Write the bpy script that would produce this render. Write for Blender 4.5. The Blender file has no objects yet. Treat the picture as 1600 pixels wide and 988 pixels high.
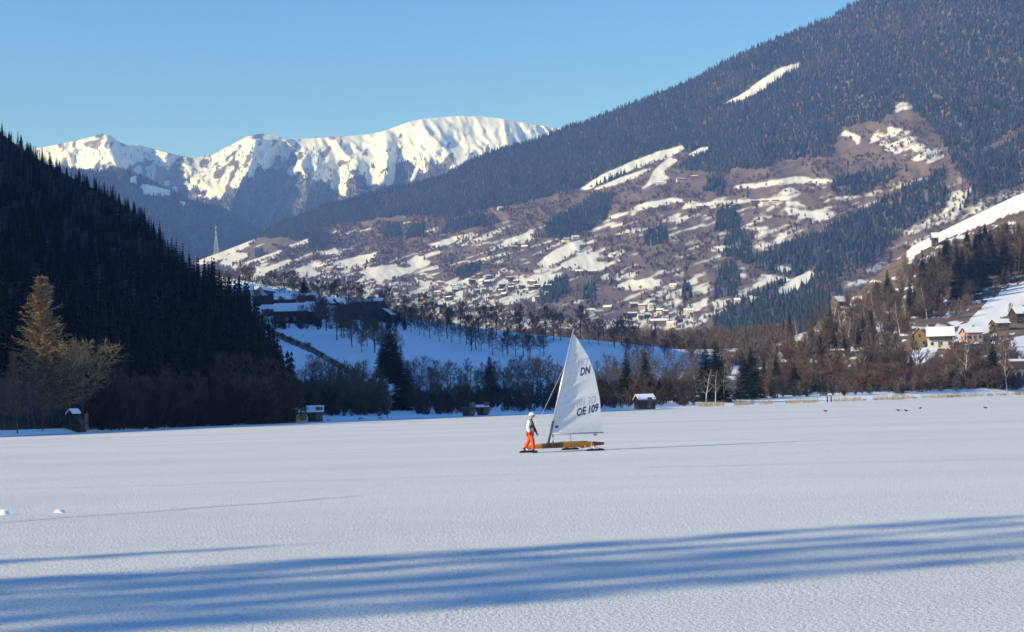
import bpy, bmesh, math, random
import numpy as np
from mathutils import Vector, Matrix

# ------------------------------------------------------------------ camera
F, CX, CY = 2400.0, 800.0, 494.0          # focal length and centre in photo pixels (1600 x 988)
CAM_H = 2.36
ROLL, PITCH = math.atan(0.0275), math.atan(131.0 / 2400.0)
sc = bpy.context.scene
COL = sc.collection
fwd = np.array([0, math.cos(PITCH), math.sin(PITCH)])
r0 = np.array([1.0, 0, 0]); u0 = np.array([0, -math.sin(PITCH), math.cos(PITCH)])
RT = math.cos(ROLL) * r0 - math.sin(ROLL) * u0
UP = math.sin(ROLL) * r0 + math.cos(ROLL) * u0
cam = bpy.data.objects.new('camera', bpy.data.cameras.new('camera')); COL.objects.link(cam)
cam.matrix_world = Matrix(((RT[0], UP[0], -fwd[0], 0), (RT[1], UP[1], -fwd[1], 0), (RT[2], UP[2], -fwd[2], CAM_H), (0, 0, 0, 1)))
cam.data.sensor_width = 36.0; cam.data.lens = F / 1600 * 36.0
cam.data.clip_start = 0.5; cam.data.clip_end = 40000
sc.camera = cam

# ------------------------------------------------------------------ light
SUN_AZ = math.radians(22.0)               # the shadows run to the right, 22 degrees away from the viewer
SUN_EL = math.radians(22.0)
travel = Vector((math.cos(SUN_AZ) * math.cos(SUN_EL), math.sin(SUN_AZ) * math.cos(SUN_EL), -math.sin(SUN_EL)))
world = bpy.data.worlds.new('World'); sc.world = world; world.use_nodes = True
wn = world.node_tree; bg = wn.nodes['Background']
sky = wn.nodes.new('ShaderNodeTexSky'); sky.sky_type = 'NISHITA'; sky.sun_disc = False
sky.sun_elevation = SUN_EL; sky.sun_rotation = math.atan2(-travel.x, -travel.y)
sky.altitude = 700; sky.air_density = 1.0; sky.dust_density = 0.0; sky.ozone_density = 4.0
hs = wn.nodes.new('ShaderNodeHueSaturation'); hs.inputs['Saturation'].default_value = 1.22; hs.inputs['Hue'].default_value = 0.513
wn.links.new(sky.outputs[0], hs.inputs['Color']); wn.links.new(hs.outputs[0], bg.inputs[0]); bg.inputs[1].default_value = 0.15
sun = bpy.data.objects.new('sun', bpy.data.lights.new('sun', 'SUN')); COL.objects.link(sun)
sun.data.energy = 3.75; sun.data.angle = math.radians(0.53); sun.data.color = (1.0, 0.90, 0.65)
sun.rotation_euler = travel.to_track_quat('-Z', 'Y').to_euler(); sun.location = (-60, -30, 60)
sc.view_settings.view_transform = 'Standard'; sc.view_settings.look = 'None'
sc.view_settings.gamma = 1.0; sc.view_settings.exposure = 0.7; sc.view_settings.use_curve_mapping = False
sc.cycles.use_denoising = True
sc.cycles.max_bounces = 5; sc.cycles.diffuse_bounces = 2; sc.cycles.glossy_bounces = 2
sc.cycles.transparent_max_bounces = 8; sc.cycles.volume_bounces = 0
sc.cycles.sample_clamp_indirect = 4.0

# ------------------------------------------------------------------ helpers
rng = np.random.default_rng(11)
random.seed(5)

def me(px, py):
    """photo pixel -> (x/y, (z-cam)/y) of its viewing ray"""
    a = (np.asarray(px, float) - CX) / F; b = (CY - np.asarray(py, float)) / F
    dx = fwd[0] + a * RT[0] + b * UP[0]; dy = fwd[1] + a * RT[1] + b * UP[1]; dz = fwd[2] + a * RT[2] + b * UP[2]
    return dx / dy, dz / dy

def pix(m, e):
    """(x/y, (z-cam)/y) -> photo pixel"""
    d = np.stack([m, np.ones_like(m), e], -1)
    k = d @ fwd
    return CX + F * (d @ RT) / k, CY - F * (d @ UP) / k

def ray(px, py, d):
    m, e = me(px, py)
    return Vector((float(m) * d, d, CAM_H + float(e) * d))

def ground(px, py, z=0.0):
    m, e = me(px, py); d = (z - CAM_H) / float(e)
    return Vector((float(m) * d, d, z))

def h2(ix, iy, s):
    n = (ix * 374761393 + iy * 668265263 + s * 1442695041) & 0x7fffffff
    n = ((n ^ (n >> 13)) * 1274126177) & 0x7fffffff
    return ((n ^ (n >> 16)) & 0xffff) / 65535.0

def vnoise(x, y, s=0):
    x = np.asarray(x, float); y = np.asarray(y, float)
    ix = np.floor(x).astype(np.int64); iy = np.floor(y).astype(np.int64)
    fx = x - ix; fy = y - iy; fx = fx * fx * (3 - 2 * fx); fy = fy * fy * (3 - 2 * fy)
    a = h2(ix, iy, s); b = h2(ix + 1, iy, s); c = h2(ix, iy + 1, s); d = h2(ix + 1, iy + 1, s)
    return (a + (b - a) * fx) * (1 - fy) + (c + (d - c) * fx) * fy

def fbm(x, y, s=0, o=4):
    r = 0; a = 0.5; t = 0
    for k in range(o):
        r = r + a * vnoise(x * 2 ** k, y * 2 ** k, s + k * 7); t += a; a *= 0.5
    return r / t

def inpoly(px, py, poly):
    c = np.zeros(np.shape(px), bool); n = len(poly)
    for i in range(n):
        x1, y1 = poly[i]; x2, y2 = poly[(i + 1) % n]
        if y1 == y2: continue
        c ^= ((y1 > py) != (y2 > py)) & (px < (x2 - x1) * (py - y1) / (y2 - y1) + x1)
    return c

def inany(px, py, polys):
    c = np.zeros(np.shape(px), bool)
    for p in polys: c |= inpoly(px, py, p)
    return c

def mesh_np(name, V, T, mat, col=None, smooth=False, attr=None):
    """triangle or quad mesh straight from arrays; col / attr are per vertex"""
    V = np.asarray(V, np.float32); T = np.asarray(T, np.int32); k = T.shape[1]
    me_ = bpy.data.meshes.new(name)
    me_.vertices.add(len(V)); me_.vertices.foreach_set('co', V.ravel())
    me_.loops.add(T.size); me_.loops.foreach_set('vertex_index', T.ravel())
    me_.polygons.add(len(T)); me_.polygons.foreach_set('loop_start', np.arange(len(T), dtype=np.int32) * k)
    me_.polygons.foreach_set('loop_total', np.full(len(T), k, np.int32))
    if smooth: me_.polygons.foreach_set('use_smooth', np.ones(len(T), bool))
    if col is not None:
        ca = me_.color_attributes.new('tint', 'FLOAT_COLOR', 'POINT')
        c4 = np.ones((len(V), 4), np.float32); c4[:, :3] = col; ca.data.foreach_set('color', c4.ravel())
    for n_, v_ in (attr or {}).items():
        at = me_.attributes.new(n_, 'FLOAT', 'POINT'); at.data.foreach_set('value', np.asarray(v_, np.float32).ravel())
    me_.update(calc_edges=True); me_.validate()
    if mat: me_.materials.append(mat)
    return me_

def link(name, data, parent=None, loc=None):
    o = bpy.data.objects.new(name, data); COL.objects.link(o)
    if parent is not None: o.parent = parent
    if loc is not None: o.location = loc
    return o

def tag(o, label=None, cat=None, group=None, kind=None):
    for k, v in (('label', label), ('category', cat), ('group', group), ('kind', kind)):
        if v: o[k] = v
    return o

def empty(name, loc, rz=0.0, s=1.0):
    o = bpy.data.objects.new(name, None); COL.objects.link(o)
    o.empty_display_size = 0.2; o.location = loc; o.rotation_euler = (0, 0, rz); o.scale = (s, s, s)
    return o

class MB:
    """collects shapes of one mesh"""
    def __init__(s): s.v = []; s.f = []; s.m = []
    def add(s, V, Fc, mi=0):
        b = len(s.v); s.v += [tuple(p) for p in V]
        for f in Fc: s.f.append(tuple(b + i for i in f)); s.m.append(mi)
    def box(s, c, h, mi=0, rot=None):
        V = [Vector((x * h[0], y * h[1], z * h[2])) for x in (-1, 1) for y in (-1, 1) for z in (-1, 1)]
        if rot is not None: V = [rot @ p for p in V]
        c = Vector(c)
        s.add([p + c for p in V], [(0, 1, 3, 2), (4, 6, 7, 5), (0, 4, 5, 1), (2, 3, 7, 6), (0, 2, 6, 4), (1, 5, 7, 3)], mi)
    def tube(s, pts, rad, n=6, mi=0, cap=True):
        pts = [Vector(p) for p in pts]
        if not hasattr(rad, '__len__'): rad = [rad] * len(pts)
        V = []; Fc = []
        for i, p in enumerate(pts):
            d = (pts[min(i + 1, len(pts) - 1)] - pts[max(i - 1, 0)]).normalized()
            a = d.cross(Vector((0, 0, 1)) if abs(d.z) < .9 else Vector((1, 0, 0))).normalized(); b = d.cross(a)
            for k in range(n):
                t = 2 * math.pi * k / n
                V.append(p + (a * math.cos(t) + b * math.sin(t)) * rad[i])
        for i in range(len(pts) - 1):
            for k in range(n):
                k2 = (k + 1) % n
                Fc.append((i * n + k, i * n + k2, (i + 1) * n + k2, (i + 1) * n + k))
        if cap: Fc.append(tuple(range(n - 1, -1, -1))); Fc.append(tuple((len(pts) - 1) * n + k for k in range(n)))
        s.add(V, Fc, mi)
    def ball(s, c, r, nu=10, nv=7, mi=0, sc_=(1, 1, 1), v0=0.0, v1=1.0):
        V = []; Fc = []
        for j in range(nv + 1):
            t = math.pi * (v0 + (v1 - v0) * j / nv)
            for i in range(nu):
                p = 2 * math.pi * i / nu
                V.append((c[0] + r * sc_[0] * math.sin(t) * math.cos(p), c[1] + r * sc_[1] * math.sin(t) * math.sin(p), c[2] + r * sc_[2] * math.cos(t)))
        for j in range(nv):
            for i in range(nu):
                i2 = (i + 1) % nu
                Fc.append((j * nu + i, (j + 1) * nu + i, (j + 1) * nu + i2, j * nu + i2))
        s.add(V, Fc, mi)
    def mesh(s, name, mats, smooth=False):
        m_ = bpy.data.meshes.new(name); m_.from_pydata(s.v, [], s.f)
        for x in (mats if isinstance(mats, (list, tuple)) else [mats]): m_.materials.append(x)
        m_.polygons.foreach_set('material_index', s.m)
        if smooth: m_.polygons.foreach_set('use_smooth', [True] * len(s.f))
        m_.update(); return m_
    def build(s, name, mats, parent=None, smooth=False):
        return link(name, s.mesh(name, mats, smooth), parent)

# ------------------------------------------------------------------ materials
def mat(name, col, rough=0.8, var=0.0, scale=3.0, metal=0.0, spec=0.3, bump=0.0, bscale=20.0):
    m_ = bpy.data.materials.new(name); m_.use_nodes = True
    nt = m_.node_tree; b = nt.nodes['Principled BSDF']
    b.inputs['Roughness'].default_value = rough; b.inputs['Metallic'].default_value = metal
    b.inputs['Specular IOR Level'].default_value = spec
    b.inputs['Base Color'].default_value = (*col, 1)
    if var or bump:
        tc = nt.nodes.new('ShaderNodeTexCoord')
    if var:
        n = nt.nodes.new('ShaderNodeTexNoise'); n.inputs['Scale'].default_value = scale; n.inputs['Detail'].default_value = 4
        nt.links.new(tc.outputs['Object'], n.inputs['Vector'])
        r = nt.nodes.new('ShaderNodeMapRange'); r.inputs[1].default_value = .25; r.inputs[2].default_value = .75
        r.inputs[3].default_value = 1 - var; r.inputs[4].default_value = 1 + var
        nt.links.new(n.outputs[0], r.inputs[0])
        x = nt.nodes.new('ShaderNodeMix'); x.data_type = 'RGBA'; x.blend_type = 'MULTIPLY'; x.inputs[0].default_value = 1
        x.inputs[6].default_value = (*col, 1); nt.links.new(r.outputs[0], x.inputs[7])
        nt.links.new(x.outputs[2], b.inputs['Base Color'])
    if bump:
        n = nt.nodes.new('ShaderNodeTexNoise'); n.inputs['Scale'].default_value = bscale; n.inputs['Detail'].default_value = 3
        nt.links.new(tc.outputs['Object'], n.inputs['Vector'])
        bp = nt.nodes.new('ShaderNodeBump'); bp.inputs['Strength'].default_value = bump; bp.inputs['Distance'].default_value = 0.05
        nt.links.new(n.outputs[0], bp.inputs['Height']); nt.links.new(bp.outputs[0], b.inputs['Normal'])
    return m_

def tint_mat(name, rough=0.95):
    m_ = bpy.data.materials.new(name); m_.use_nodes = True
    nt = m_.node_tree; b = nt.nodes['Principled BSDF']; b.inputs['Roughness'].default_value = rough
    b.inputs['Specular IOR Level'].default_value = 0.1
    a = nt.nodes.new('ShaderNodeAttribute'); a.attribute_name = 'tint'
    nt.links.new(a.outputs['Color'], b.inputs['Base Color'])
    return m_

def terrain_mat(name, ground_a, ground_b, snow=(0.84, 0.85, 0.87), gscale=0.02, edge=0.35, nscale=0.05, soft=(.42, .58)):
    """bare ground with snow where the attribute 'snow' says so, edge broken up by noise"""
    m_ = bpy.data.materials.new(name); m_.use_nodes = True
    nt = m_.node_tree; b = nt.nodes['Principled BSDF']; b.inputs['Roughness'].default_value = 0.9
    b.inputs['Specular IOR Level'].default_value = 0.15
    geo = nt.nodes.new('ShaderNodeNewGeometry')
    a = nt.nodes.new('ShaderNodeAttribute'); a.attribute_name = 'snow'
    n1 = nt.nodes.new('ShaderNodeTexNoise'); n1.inputs['Scale'].default_value = gscale; n1.inputs['Detail'].default_value = 6
    n2 = nt.nodes.new('ShaderNodeTexNoise'); n2.inputs['Scale'].default_value = nscale; n2.inputs['Detail'].default_value = 5
    n2.inputs['Roughness'].default_value = 0.65
    for n in (n1, n2): nt.links.new(geo.outputs['Position'], n.inputs['Vector'])
    g = nt.nodes.new('ShaderNodeMix'); g.data_type = 'RGBA'; g.inputs[6].default_value = (*ground_a, 1); g.inputs[7].default_value = (*ground_b, 1)
    r1 = nt.nodes.new('ShaderNodeMapRange'); r1.inputs[1].default_value = .35; r1.inputs[2].default_value = .65
    nt.links.new(n1.outputs[0], r1.inputs[0]); nt.links.new(r1.outputs[0], g.inputs[0])
    ad = nt.nodes.new('ShaderNodeMath'); ad.operation = 'MULTIPLY_ADD'; ad.inputs[1].default_value = edge * 2; nt.links.new(n2.outputs[0], ad.inputs[0])
    sb = nt.nodes.new('ShaderNodeMath'); sb.operation = 'SUBTRACT'; nt.links.new(a.outputs['Fac'], sb.inputs[0]); sb.inputs[1].default_value = edge
    nt.links.new(sb.outputs[0], ad.inputs[2])
    r2 = nt.nodes.new('ShaderNodeMapRange'); r2.inputs[1].default_value = soft[0]; r2.inputs[2].default_value = soft[1]
    nt.links.new(ad.outputs[0], r2.inputs[0])
    x = nt.nodes.new('ShaderNodeMix'); x.data_type = 'RGBA'; x.inputs[7].default_value = (*snow, 1)
    nt.links.new(g.outputs[2], x.inputs[6]); nt.links.new(r2.outputs[0], x.inputs[0])
    nt.links.new(x.outputs[2], b.inputs['Base Color'])
    return m_

def lake_mat():
    m_ = bpy.data.materials.new('snow_on_ice'); m_.use_nodes = True
    nt = m_.node_tree; b = nt.nodes['Principled BSDF']; b.inputs['Roughness'].default_value = 0.75
    b.inputs['Specular IOR Level'].default_value = 0.2
    geo = nt.nodes.new('ShaderNodeNewGeometry')
    def noise(scale, det, rg=.5, sy=1.0):
        n = nt.nodes.new('ShaderNodeTexNoise'); n.inputs['Scale'].default_value = scale; n.inputs['Detail'].default_value = det
        n.inputs['Roughness'].default_value = rg
        if sy != 1.0:
            mp = nt.nodes.new('ShaderNodeMapping'); mp.inputs['Scale'].default_value = (1, sy, 1); mp.inputs['Rotation'].default_value = (0, 0, -.35)
            nt.links.new(geo.outputs['Position'], mp.inputs['Vector']); nt.links.new(mp.outputs[0], n.inputs['Vector'])
        else: nt.links.new(geo.outputs['Position'], n.inputs['Vector'])
        return n
    big = noise(0.03, 4, .55, 3.0); pit = noise(24, 2, .6)
    g = nt.nodes.new('ShaderNodeMix'); g.data_type = 'RGBA'; g.inputs[6].default_value = (.69, .685, .645, 1); g.inputs[7].default_value = (.85, .84, .79, 1)
    r = nt.nodes.new('ShaderNodeMapRange'); r.inputs[1].default_value = .30; r.inputs[2].default_value = .70
    nt.links.new(big.outputs[0], r.inputs[0]); nt.links.new(r.outputs[0], g.inputs[0])
    # fine noise darkens small specks of the snow colour
    rp = nt.nodes.new('ShaderNodeMapRange'); rp.inputs[1].default_value = .30; rp.inputs[2].default_value = .48; rp.inputs[3].default_value = .45; rp.inputs[4].default_value = 1
    nt.links.new(pit.outputs[0], rp.inputs[0])
    x = nt.nodes.new('ShaderNodeMix'); x.data_type = 'RGBA'; x.blend_type = 'MULTIPLY'; x.inputs[0].default_value = 1
    nt.links.new(g.outputs[2], x.inputs[6]); nt.links.new(rp.outputs[0], x.inputs[7]); nt.links.new(x.outputs[2], b.inputs['Base Color'])
    f1 = noise(15, 4, .7); f2 = noise(1.1, 3, .5)
    b1 = nt.nodes.new('ShaderNodeBump'); b1.inputs['Strength'].default_value = 0.8; b1.inputs['Distance'].default_value = 0.06
    b2 = nt.nodes.new('ShaderNodeBump'); b2.inputs['Strength'].default_value = 0.25; b2.inputs['Distance'].default_value = 0.10
    nt.links.new(f1.outputs[0], b1.inputs['Height']); nt.links.new(f2.outputs[0], b2.inputs['Height'])
    nt.links.new(b2.outputs[0], b1.inputs['Normal']); nt.links.new(b1.outputs[0], b.inputs['Normal'])
    return m_

M = dict(
    lake=lake_mat(),
    snow=mat('snow', (.84, .85, .87), .85, .05, 1.5, bump=.3, bscale=6),
    tint=tint_mat('conifer_foliage'), twig=tint_mat('bare_twigs'),
    bark=mat('bark', (.085, .065, .05), .9, .3, 4), birch=mat('birch_bark', (.55, .53, .49), .8, .35, 5),
    larch_bark=mat('larch_bark', (.20, .14, .09), .9, .25, 5),
    spruce=mat('spruce_needles', (.026, .046, .026), .9, .35, 1.2, spec=.15),
    spruce_b=mat('spruce_needles_bluish', (.030, .054, .036), .9, .35, 1.0, spec=.15),
    larch=mat('larch_twigs', (.26, .19, .10), .9, .3, 1.0, spec=.1),
    twigs=mat('grey_brown_twigs', (.115, .088, .068), .9, .25, .8, spec=.1),
    twigs_w=mat('warm_brown_twigs', (.145, .11, .08), .9, .25, .8, spec=.1),
    twigs_r=mat('reddish_twigs', (.125, .082, .068), .9, .25, .8, spec=.1),
    twigs_y=mat('straw_twigs', (.19, .15, .09), .9, .25, .8, spec=.1),
    twigs_sun=mat('sun_tinted_twigs', (.26, .195, .11), .9, .25, .8, spec=.1),  # sunlit look of the round trees put into a lighter gold twig colour
    reed=mat('dry_reed', (.42, .32, .17), .9, .3, 2, spec=.1),
    wood_dark=mat('dark_timber', (.055, .040, .030), .85, .35, 2.5), wood=mat('weathered_timber', (.16, .11, .07), .85, .3, 2.5),
    cream=mat('cream_render', (.72, .64, .48), .85, .06, 1), white_wall=mat('white_render', (.58, .57, .54), .85, .05, 1),
    ochre=mat('ochre_render', (.70, .44, .17), .85, .08, 1), pink=mat('salmon_render', (.50, .34, .27), .85, .08, 1),
    roof_dark=mat('dark_roof_tiles', (.07, .055, .05), .8, .25, 3), roof_red=mat('red_roof_tiles', (.30, .055, .04), .8, .25, 3),
    glass=mat('window_glass', (.03, .035, .045), .15, spec=.5), stone=mat('grey_stone', (.30, .29, .28), .9, .25, 2, bump=.4, bscale=3),
    steel=mat('galvanised_steel', (.42, .43, .45), .5, .1, 3, metal=.3), red_paint=mat('red_mast_paint', (.50, .05, .035), .5), white_paint=mat('white_mast_paint', (.80, .80, .80), .5),
    track=mat('scraped_ice', (.48, .49, .50), .5, .2, 1.0), black=mat('black_feathers', (.012, .012, .014), .6),
)

# ------------------------------------------------------------------ terrain: slopes with real distances
def crv(pts):
    """curve of photo points -> e as a function of m"""
    mm, ee = me([p[0] for p in pts], [p[1] for p in pts]); o = np.argsort(mm)
    return lambda m: np.interp(m, mm[o], ee[o])

def dcrv(pts):
    mm = np.array([(p[0] - CX) / F for p in pts]); dd = np.array([p[1] for p in pts], float)
    return lambda m: np.interp(m, mm, dd)

class Slope:
    def __init__(s, top, dtop, bot, dbot, g=1.0, relief=None):
        s.top = crv(top); s.dtop = dcrv(dtop); s.dbot = dcrv(dbot); s.g = g; s.relief = relief
        s.bot = bot if callable(bot) else crv(bot)
    def depth(s, m, e):
        e0 = s.bot(m); e1 = s.top(m); t = np.clip((e - e0) / np.maximum(e1 - e0, 1e-6), 0, 1)
        d0 = s.dbot(m); d = d0 + (s.dtop(m) - d0) * t ** (s.g(m) if callable(s.g) else s.g)
        if s.relief is not None: d = d * (1 + s.relief(m, e, t) * np.clip(t * 6, 0, 1))
        return d
    def at(s, px, py):
        m, e = me(px, py); m = np.array([float(m)]); e = np.array([float(e)])
        e = np.clip(e, s.bot(m), s.top(m)); d = float(s.depth(m, e)[0])
        return Vector((float(m[0]) * d, d, CAM_H + float(e[0]) * d))
    def surf(s, m, e):
        d = s.depth(m, e); return np.stack([m * d, d, CAM_H + e * d], -1)
    def sheet(s, name, px0, px1, nm, nt, mat_, snow, back=0.35, nb=4, jag=None, blur=0):
        m = np.linspace((px0 - CX) / F, (px1 - CX) / F, nm); t = np.linspace(0, 1, nt)
        MM, TT = np.meshgrid(m, t); e0 = s.bot(m)[None]; e1 = s.top(m)[None]
        if jag is not None: e1 = e1 + jag(m)[None]
        EE = e0 + (e1 - e0) * TT
        P = s.surf(MM, EE); X, Y = pix(MM, EE)
        sn = snow(X, Y, MM, EE, TT)
        for _ in range(blur):
            q = np.pad(sn, 1, mode='edge'); sn = (q[:-2, 1:-1] + q[2:, 1:-1] + q[1:-1, :-2] + q[1:-1, 2:] + 2 * sn) / 6
        rows = [P]; srow = [sn]
        last = P[-1]                                     # the far side of the crest, falling away
        for k in range(1, nb + 1):
            q = last.copy(); f = k / nb; q[:, :2] *= (1 + back * f); q[:, 2] = last[:, 2] * (1 - f ** 2.2) - 4 * f
            rows.append(q[None]); srow.append(sn[-1][None])
        P = np.concatenate(rows); sn = np.concatenate(srow); R = P.shape[0]
        i = np.arange(R - 1)[:, None] * nm + np.arange(nm - 1)[None]
        T = np.stack([i, i + 1, i + nm + 1, i + nm], -1).reshape(-1, 4)
        me_ = mesh_np(name, P.reshape(-1, 3), T, mat_, smooth=True, attr={'snow': sn.ravel()})
        return tag(link(name, me_), kind='structure')

SHORE = [(-1000, 140), (-500, 145), (-200, 150), (0, 160), (200, 186), (300, 203), (400, 206), (500, 218), (600, 229), (700, 240), (800, 250), (940, 262), (1100, 296), (1300, 330), (1450, 368), (1600, 411), (1750, 450)]
d_shore = dcrv(SHORE)
def shore_e(dz=-0.35): return lambda m: (dz - CAM_H) / d_shore(m)

# far snow range -----------------------------------------------------
RIBS = [  # photo polyline, depth gain in metres, width left, width right
    ([(165, 209), (178, 245), (190, 290), (185, 330)], 330, 60, 30), ([(260, 240), (300, 262), (330, 300)], 120, 40, 30),
    ([(400, 209), (398, 235), (388, 270), (360, 320)], 300, 60, 34), ([(440, 212), (470, 250), (480, 300)], 120, 20, 24),
    ([(520, 214), (545, 250), (560, 310)], 150, 30, 26), ([(600, 205), (605, 240), (600, 300)], 160, 34, 22),
    ([(652, 188), (684, 222), (712, 262), (725, 300)], 240, 60, 60), ([(770, 184), (790, 215), (800, 260)], 120, 50, 40)]
def rib_relief(m, e, t):
    X, Y = pix(m, e); r = np.zeros_like(X)
    for pts, amp, wl, wr in RIBS:
        xr = np.interp(Y, [p[1] for p in pts], [p[0] for p in pts]); dx = X - xr
        k = np.where(dx < 0, np.exp(-np.abs(dx) / wl), np.exp(-np.abs(dx) / wr))
        r -= 1.5 * amp / 8000.0 * k * np.clip((Y - pts[0][1] + 14) / 24, .12, 1)
    wx = X + 14 * (fbm(X / 40, Y / 40, 5) - .5)
    r += 0.040 * (np.abs(fbm((wx + .35 * Y) / 52, Y / 95, 21, 2) - .5) * 2 - .3) * np.clip((Y - 185) / 60, .25, 1) + 0.015 * (np.abs(fbm((wx - .4 * Y) / 17, Y / 30, 33, 3) - .5) * 2 - .3)
    return r
TOP_A = [(-150, 262), (0, 243), (50, 233), (100, 224), (135, 216), (160, 209), (172, 211), (185, 221), (200, 228), (215, 226), (240, 233), (275, 242), (300, 247), (330, 243), (360, 227), (385, 214), (405, 209), (430, 211), (445, 217), (490, 216), (540, 213), (575, 210), (600, 205), (640, 190), (660, 186), (690, 183), (722, 181), (770, 183), (810, 190), (862, 199), (960, 212), (1100, 230)]
far_range = Slope(TOP_A, [(-150, 8700), (600, 8500), (1100, 8000)], [(-150, 430), (1100, 430)], [(-150, 6700), (600, 6500), (1100, 6200)], 1.0, rib_relief)
# forest limit on the range: below this line the wood closes
TREE_LINE = [(-150, 265), (60, 262), (110, 272), (170, 268), (200, 262), (260, 300), (300, 300), (345, 312), (375, 290), (405, 262), (440, 268), (480, 282), (520, 285), (560, 275), (600, 262), (640, 262), (690, 260), (730, 285), (760, 300), (900, 330), (1100, 340)]
SNOW_A = [[(505, 280), (520, 300), (545, 308), (542, 285), (525, 262), (515, 262)], [(440, 250), (455, 272), (462, 278), (450, 245)], [(566, 262), (575, 290), (615, 290), (622, 240), (610, 230), (600, 262), (590, 235), (585, 262)],
          [(640, 285), (655, 245), (660, 248), (646, 285)], [(218, 290), (232, 289), (268, 298), (262, 306), (225, 304)], [(204, 276), (212, 276), (212, 286), (204, 284)], [(300, 306), (345, 306), (343, 312), (310, 310)], [(556, 294), (580, 297), (570, 302)]]
def woods_a(X, Y):
    w = 34 * (fbm(X / 22, Y / 60, 3) - .5) + 40 * (fbm(X / 7, Y / 30, 9) - .5)
    tl = np.interp(X, [p[0] for p in TREE_LINE], [p[1] for p in TREE_LINE])
    jx = X + 7 * (fbm(X / 9, Y / 9, 13) - .5); jy = Y + 7 * (fbm(X / 9, Y / 9, 14) - .5)
    return (Y + w > tl) & ~inany(jx, jy, SNOW_A)
def snow_a(X, Y, m, e, t):
    rock = fbm((X + .4 * Y) / 8, Y / 15, 41, 5) + .30 * (fbm(X / 60, Y / 40, 43) - .5) + .0016 * (Y - 225)
    s = np.clip(1.0 - (rock - .60) * 9, .34, 1.0)
    jx = X + 10 * (fbm(X / 7, Y / 7, 47) - .5); jy = Y + 8 * (fbm(X / 7, Y / 7, 48) - .5)
    s = np.where(inpoly(jx, jy, [(128, 226), (150, 218), (163, 212), (160, 226), (150, 236), (132, 232)]), .42, s)
    return np.where(woods_a(X, Y), .15, s)
snow_rock = terrain_mat('alpine_snow', (.10, .095, .10), (.16, .145, .14), snow=(.72, .73, .76), gscale=.01, edge=.3, nscale=.03)
far_range.sheet('snow_mountains', -150, 1000, 500, 190, snow_rock, snow_a, .2, blur=2)

# wooded ridge behind the radio mast ---------------------------------
TOP_B = [(-200, 215), (0, 240), (60, 258), (150, 268), (205, 268), (250, 289), (300, 313), (345, 322), (385, 350), (420, 368), (480, 392), (600, 420)]
ridge = Slope(TOP_B, [(-200, 5200), (0, 5600), (400, 6500), (600, 6600)], [(-200, 500), (600, 500)], [(-200, 4000), (600, 6200)], 1.0,
              lambda m, e, t: .03 * (fbm(m * 60, e * 60, 3) - .5))
SNOW_B = [[(218, 289), (232, 289), (268, 298), (266, 306), (225, 304)], [(203, 276), (212, 276), (213, 287), (205, 286)], [(280, 314), (290, 316), (288, 324)]]
ridge_mat = terrain_mat('wooded_ground', (.10, .085, .07), (.14, .12, .10), gscale=.01, edge=.15, nscale=.03)
ridge.sheet('wooded_ridge', -200, 600, 260, 90, ridge_mat, lambda X, Y, m, e, t: np.where(inany(X, Y, SNOW_B), 1.0, .22), .1)

# the big mountain on the right --------------------------------------
TOP_C = [(230, 450), (280, 420), (305, 409), (345, 394), (400, 373), (420, 360), (436, 350), (468, 339), (510, 321), (550, 313), (589, 299), (642, 290), (695, 275), (737, 251), (768, 238), (837, 219), (863, 209), (889, 198), (916, 191), (942, 181), (987, 163), (1081, 126), (1144, 91), (1206, 64), (1262, 42), (1300, 27), (1329, 8), (1400, -28), (1500, -72), (1600, -118), (1800, -190)]
mountain = Slope(TOP_C, [(230, 5000), (430, 5000), (860, 4700), (1300, 4200), (1800, 3900)], [(230, 480), (400, 480), (700, 545), (1000, 570), (1300, 585), (1800, 600)],
                 [(230, 3300), (700, 2300), (1000, 1900), (1300, 1500), (1800, 1400)], 0.95,
                 lambda m, e, t: .075 * (fbm(m * 14 + e * 6, e * 9, 3) - .5) + .022 * (fbm(m * 60 + e * 30, e * 50, 8) - .5) + .005 * (fbm(m * 300, e * 300, 18) - .5))
WOOD_LINE = [(230, 380), (430, 372), (470, 368), (520, 352), (560, 346), (600, 341), (650, 336), (700, 342), (760, 328), (840, 312), (880, 303), (905, 295), (963, 283), (1000, 262), (1060, 229), (1085, 240), (1090, 268), (1140, 262), (1190, 266), (1225, 250), (1300, 246), (1312, 205), (1335, 196), (1375, 190), (1400, 172), (1435, 180), (1470, 212), (1484, 250), (1500, 256), (1560, 222), (1600, 196), (1800, 150)]
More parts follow.
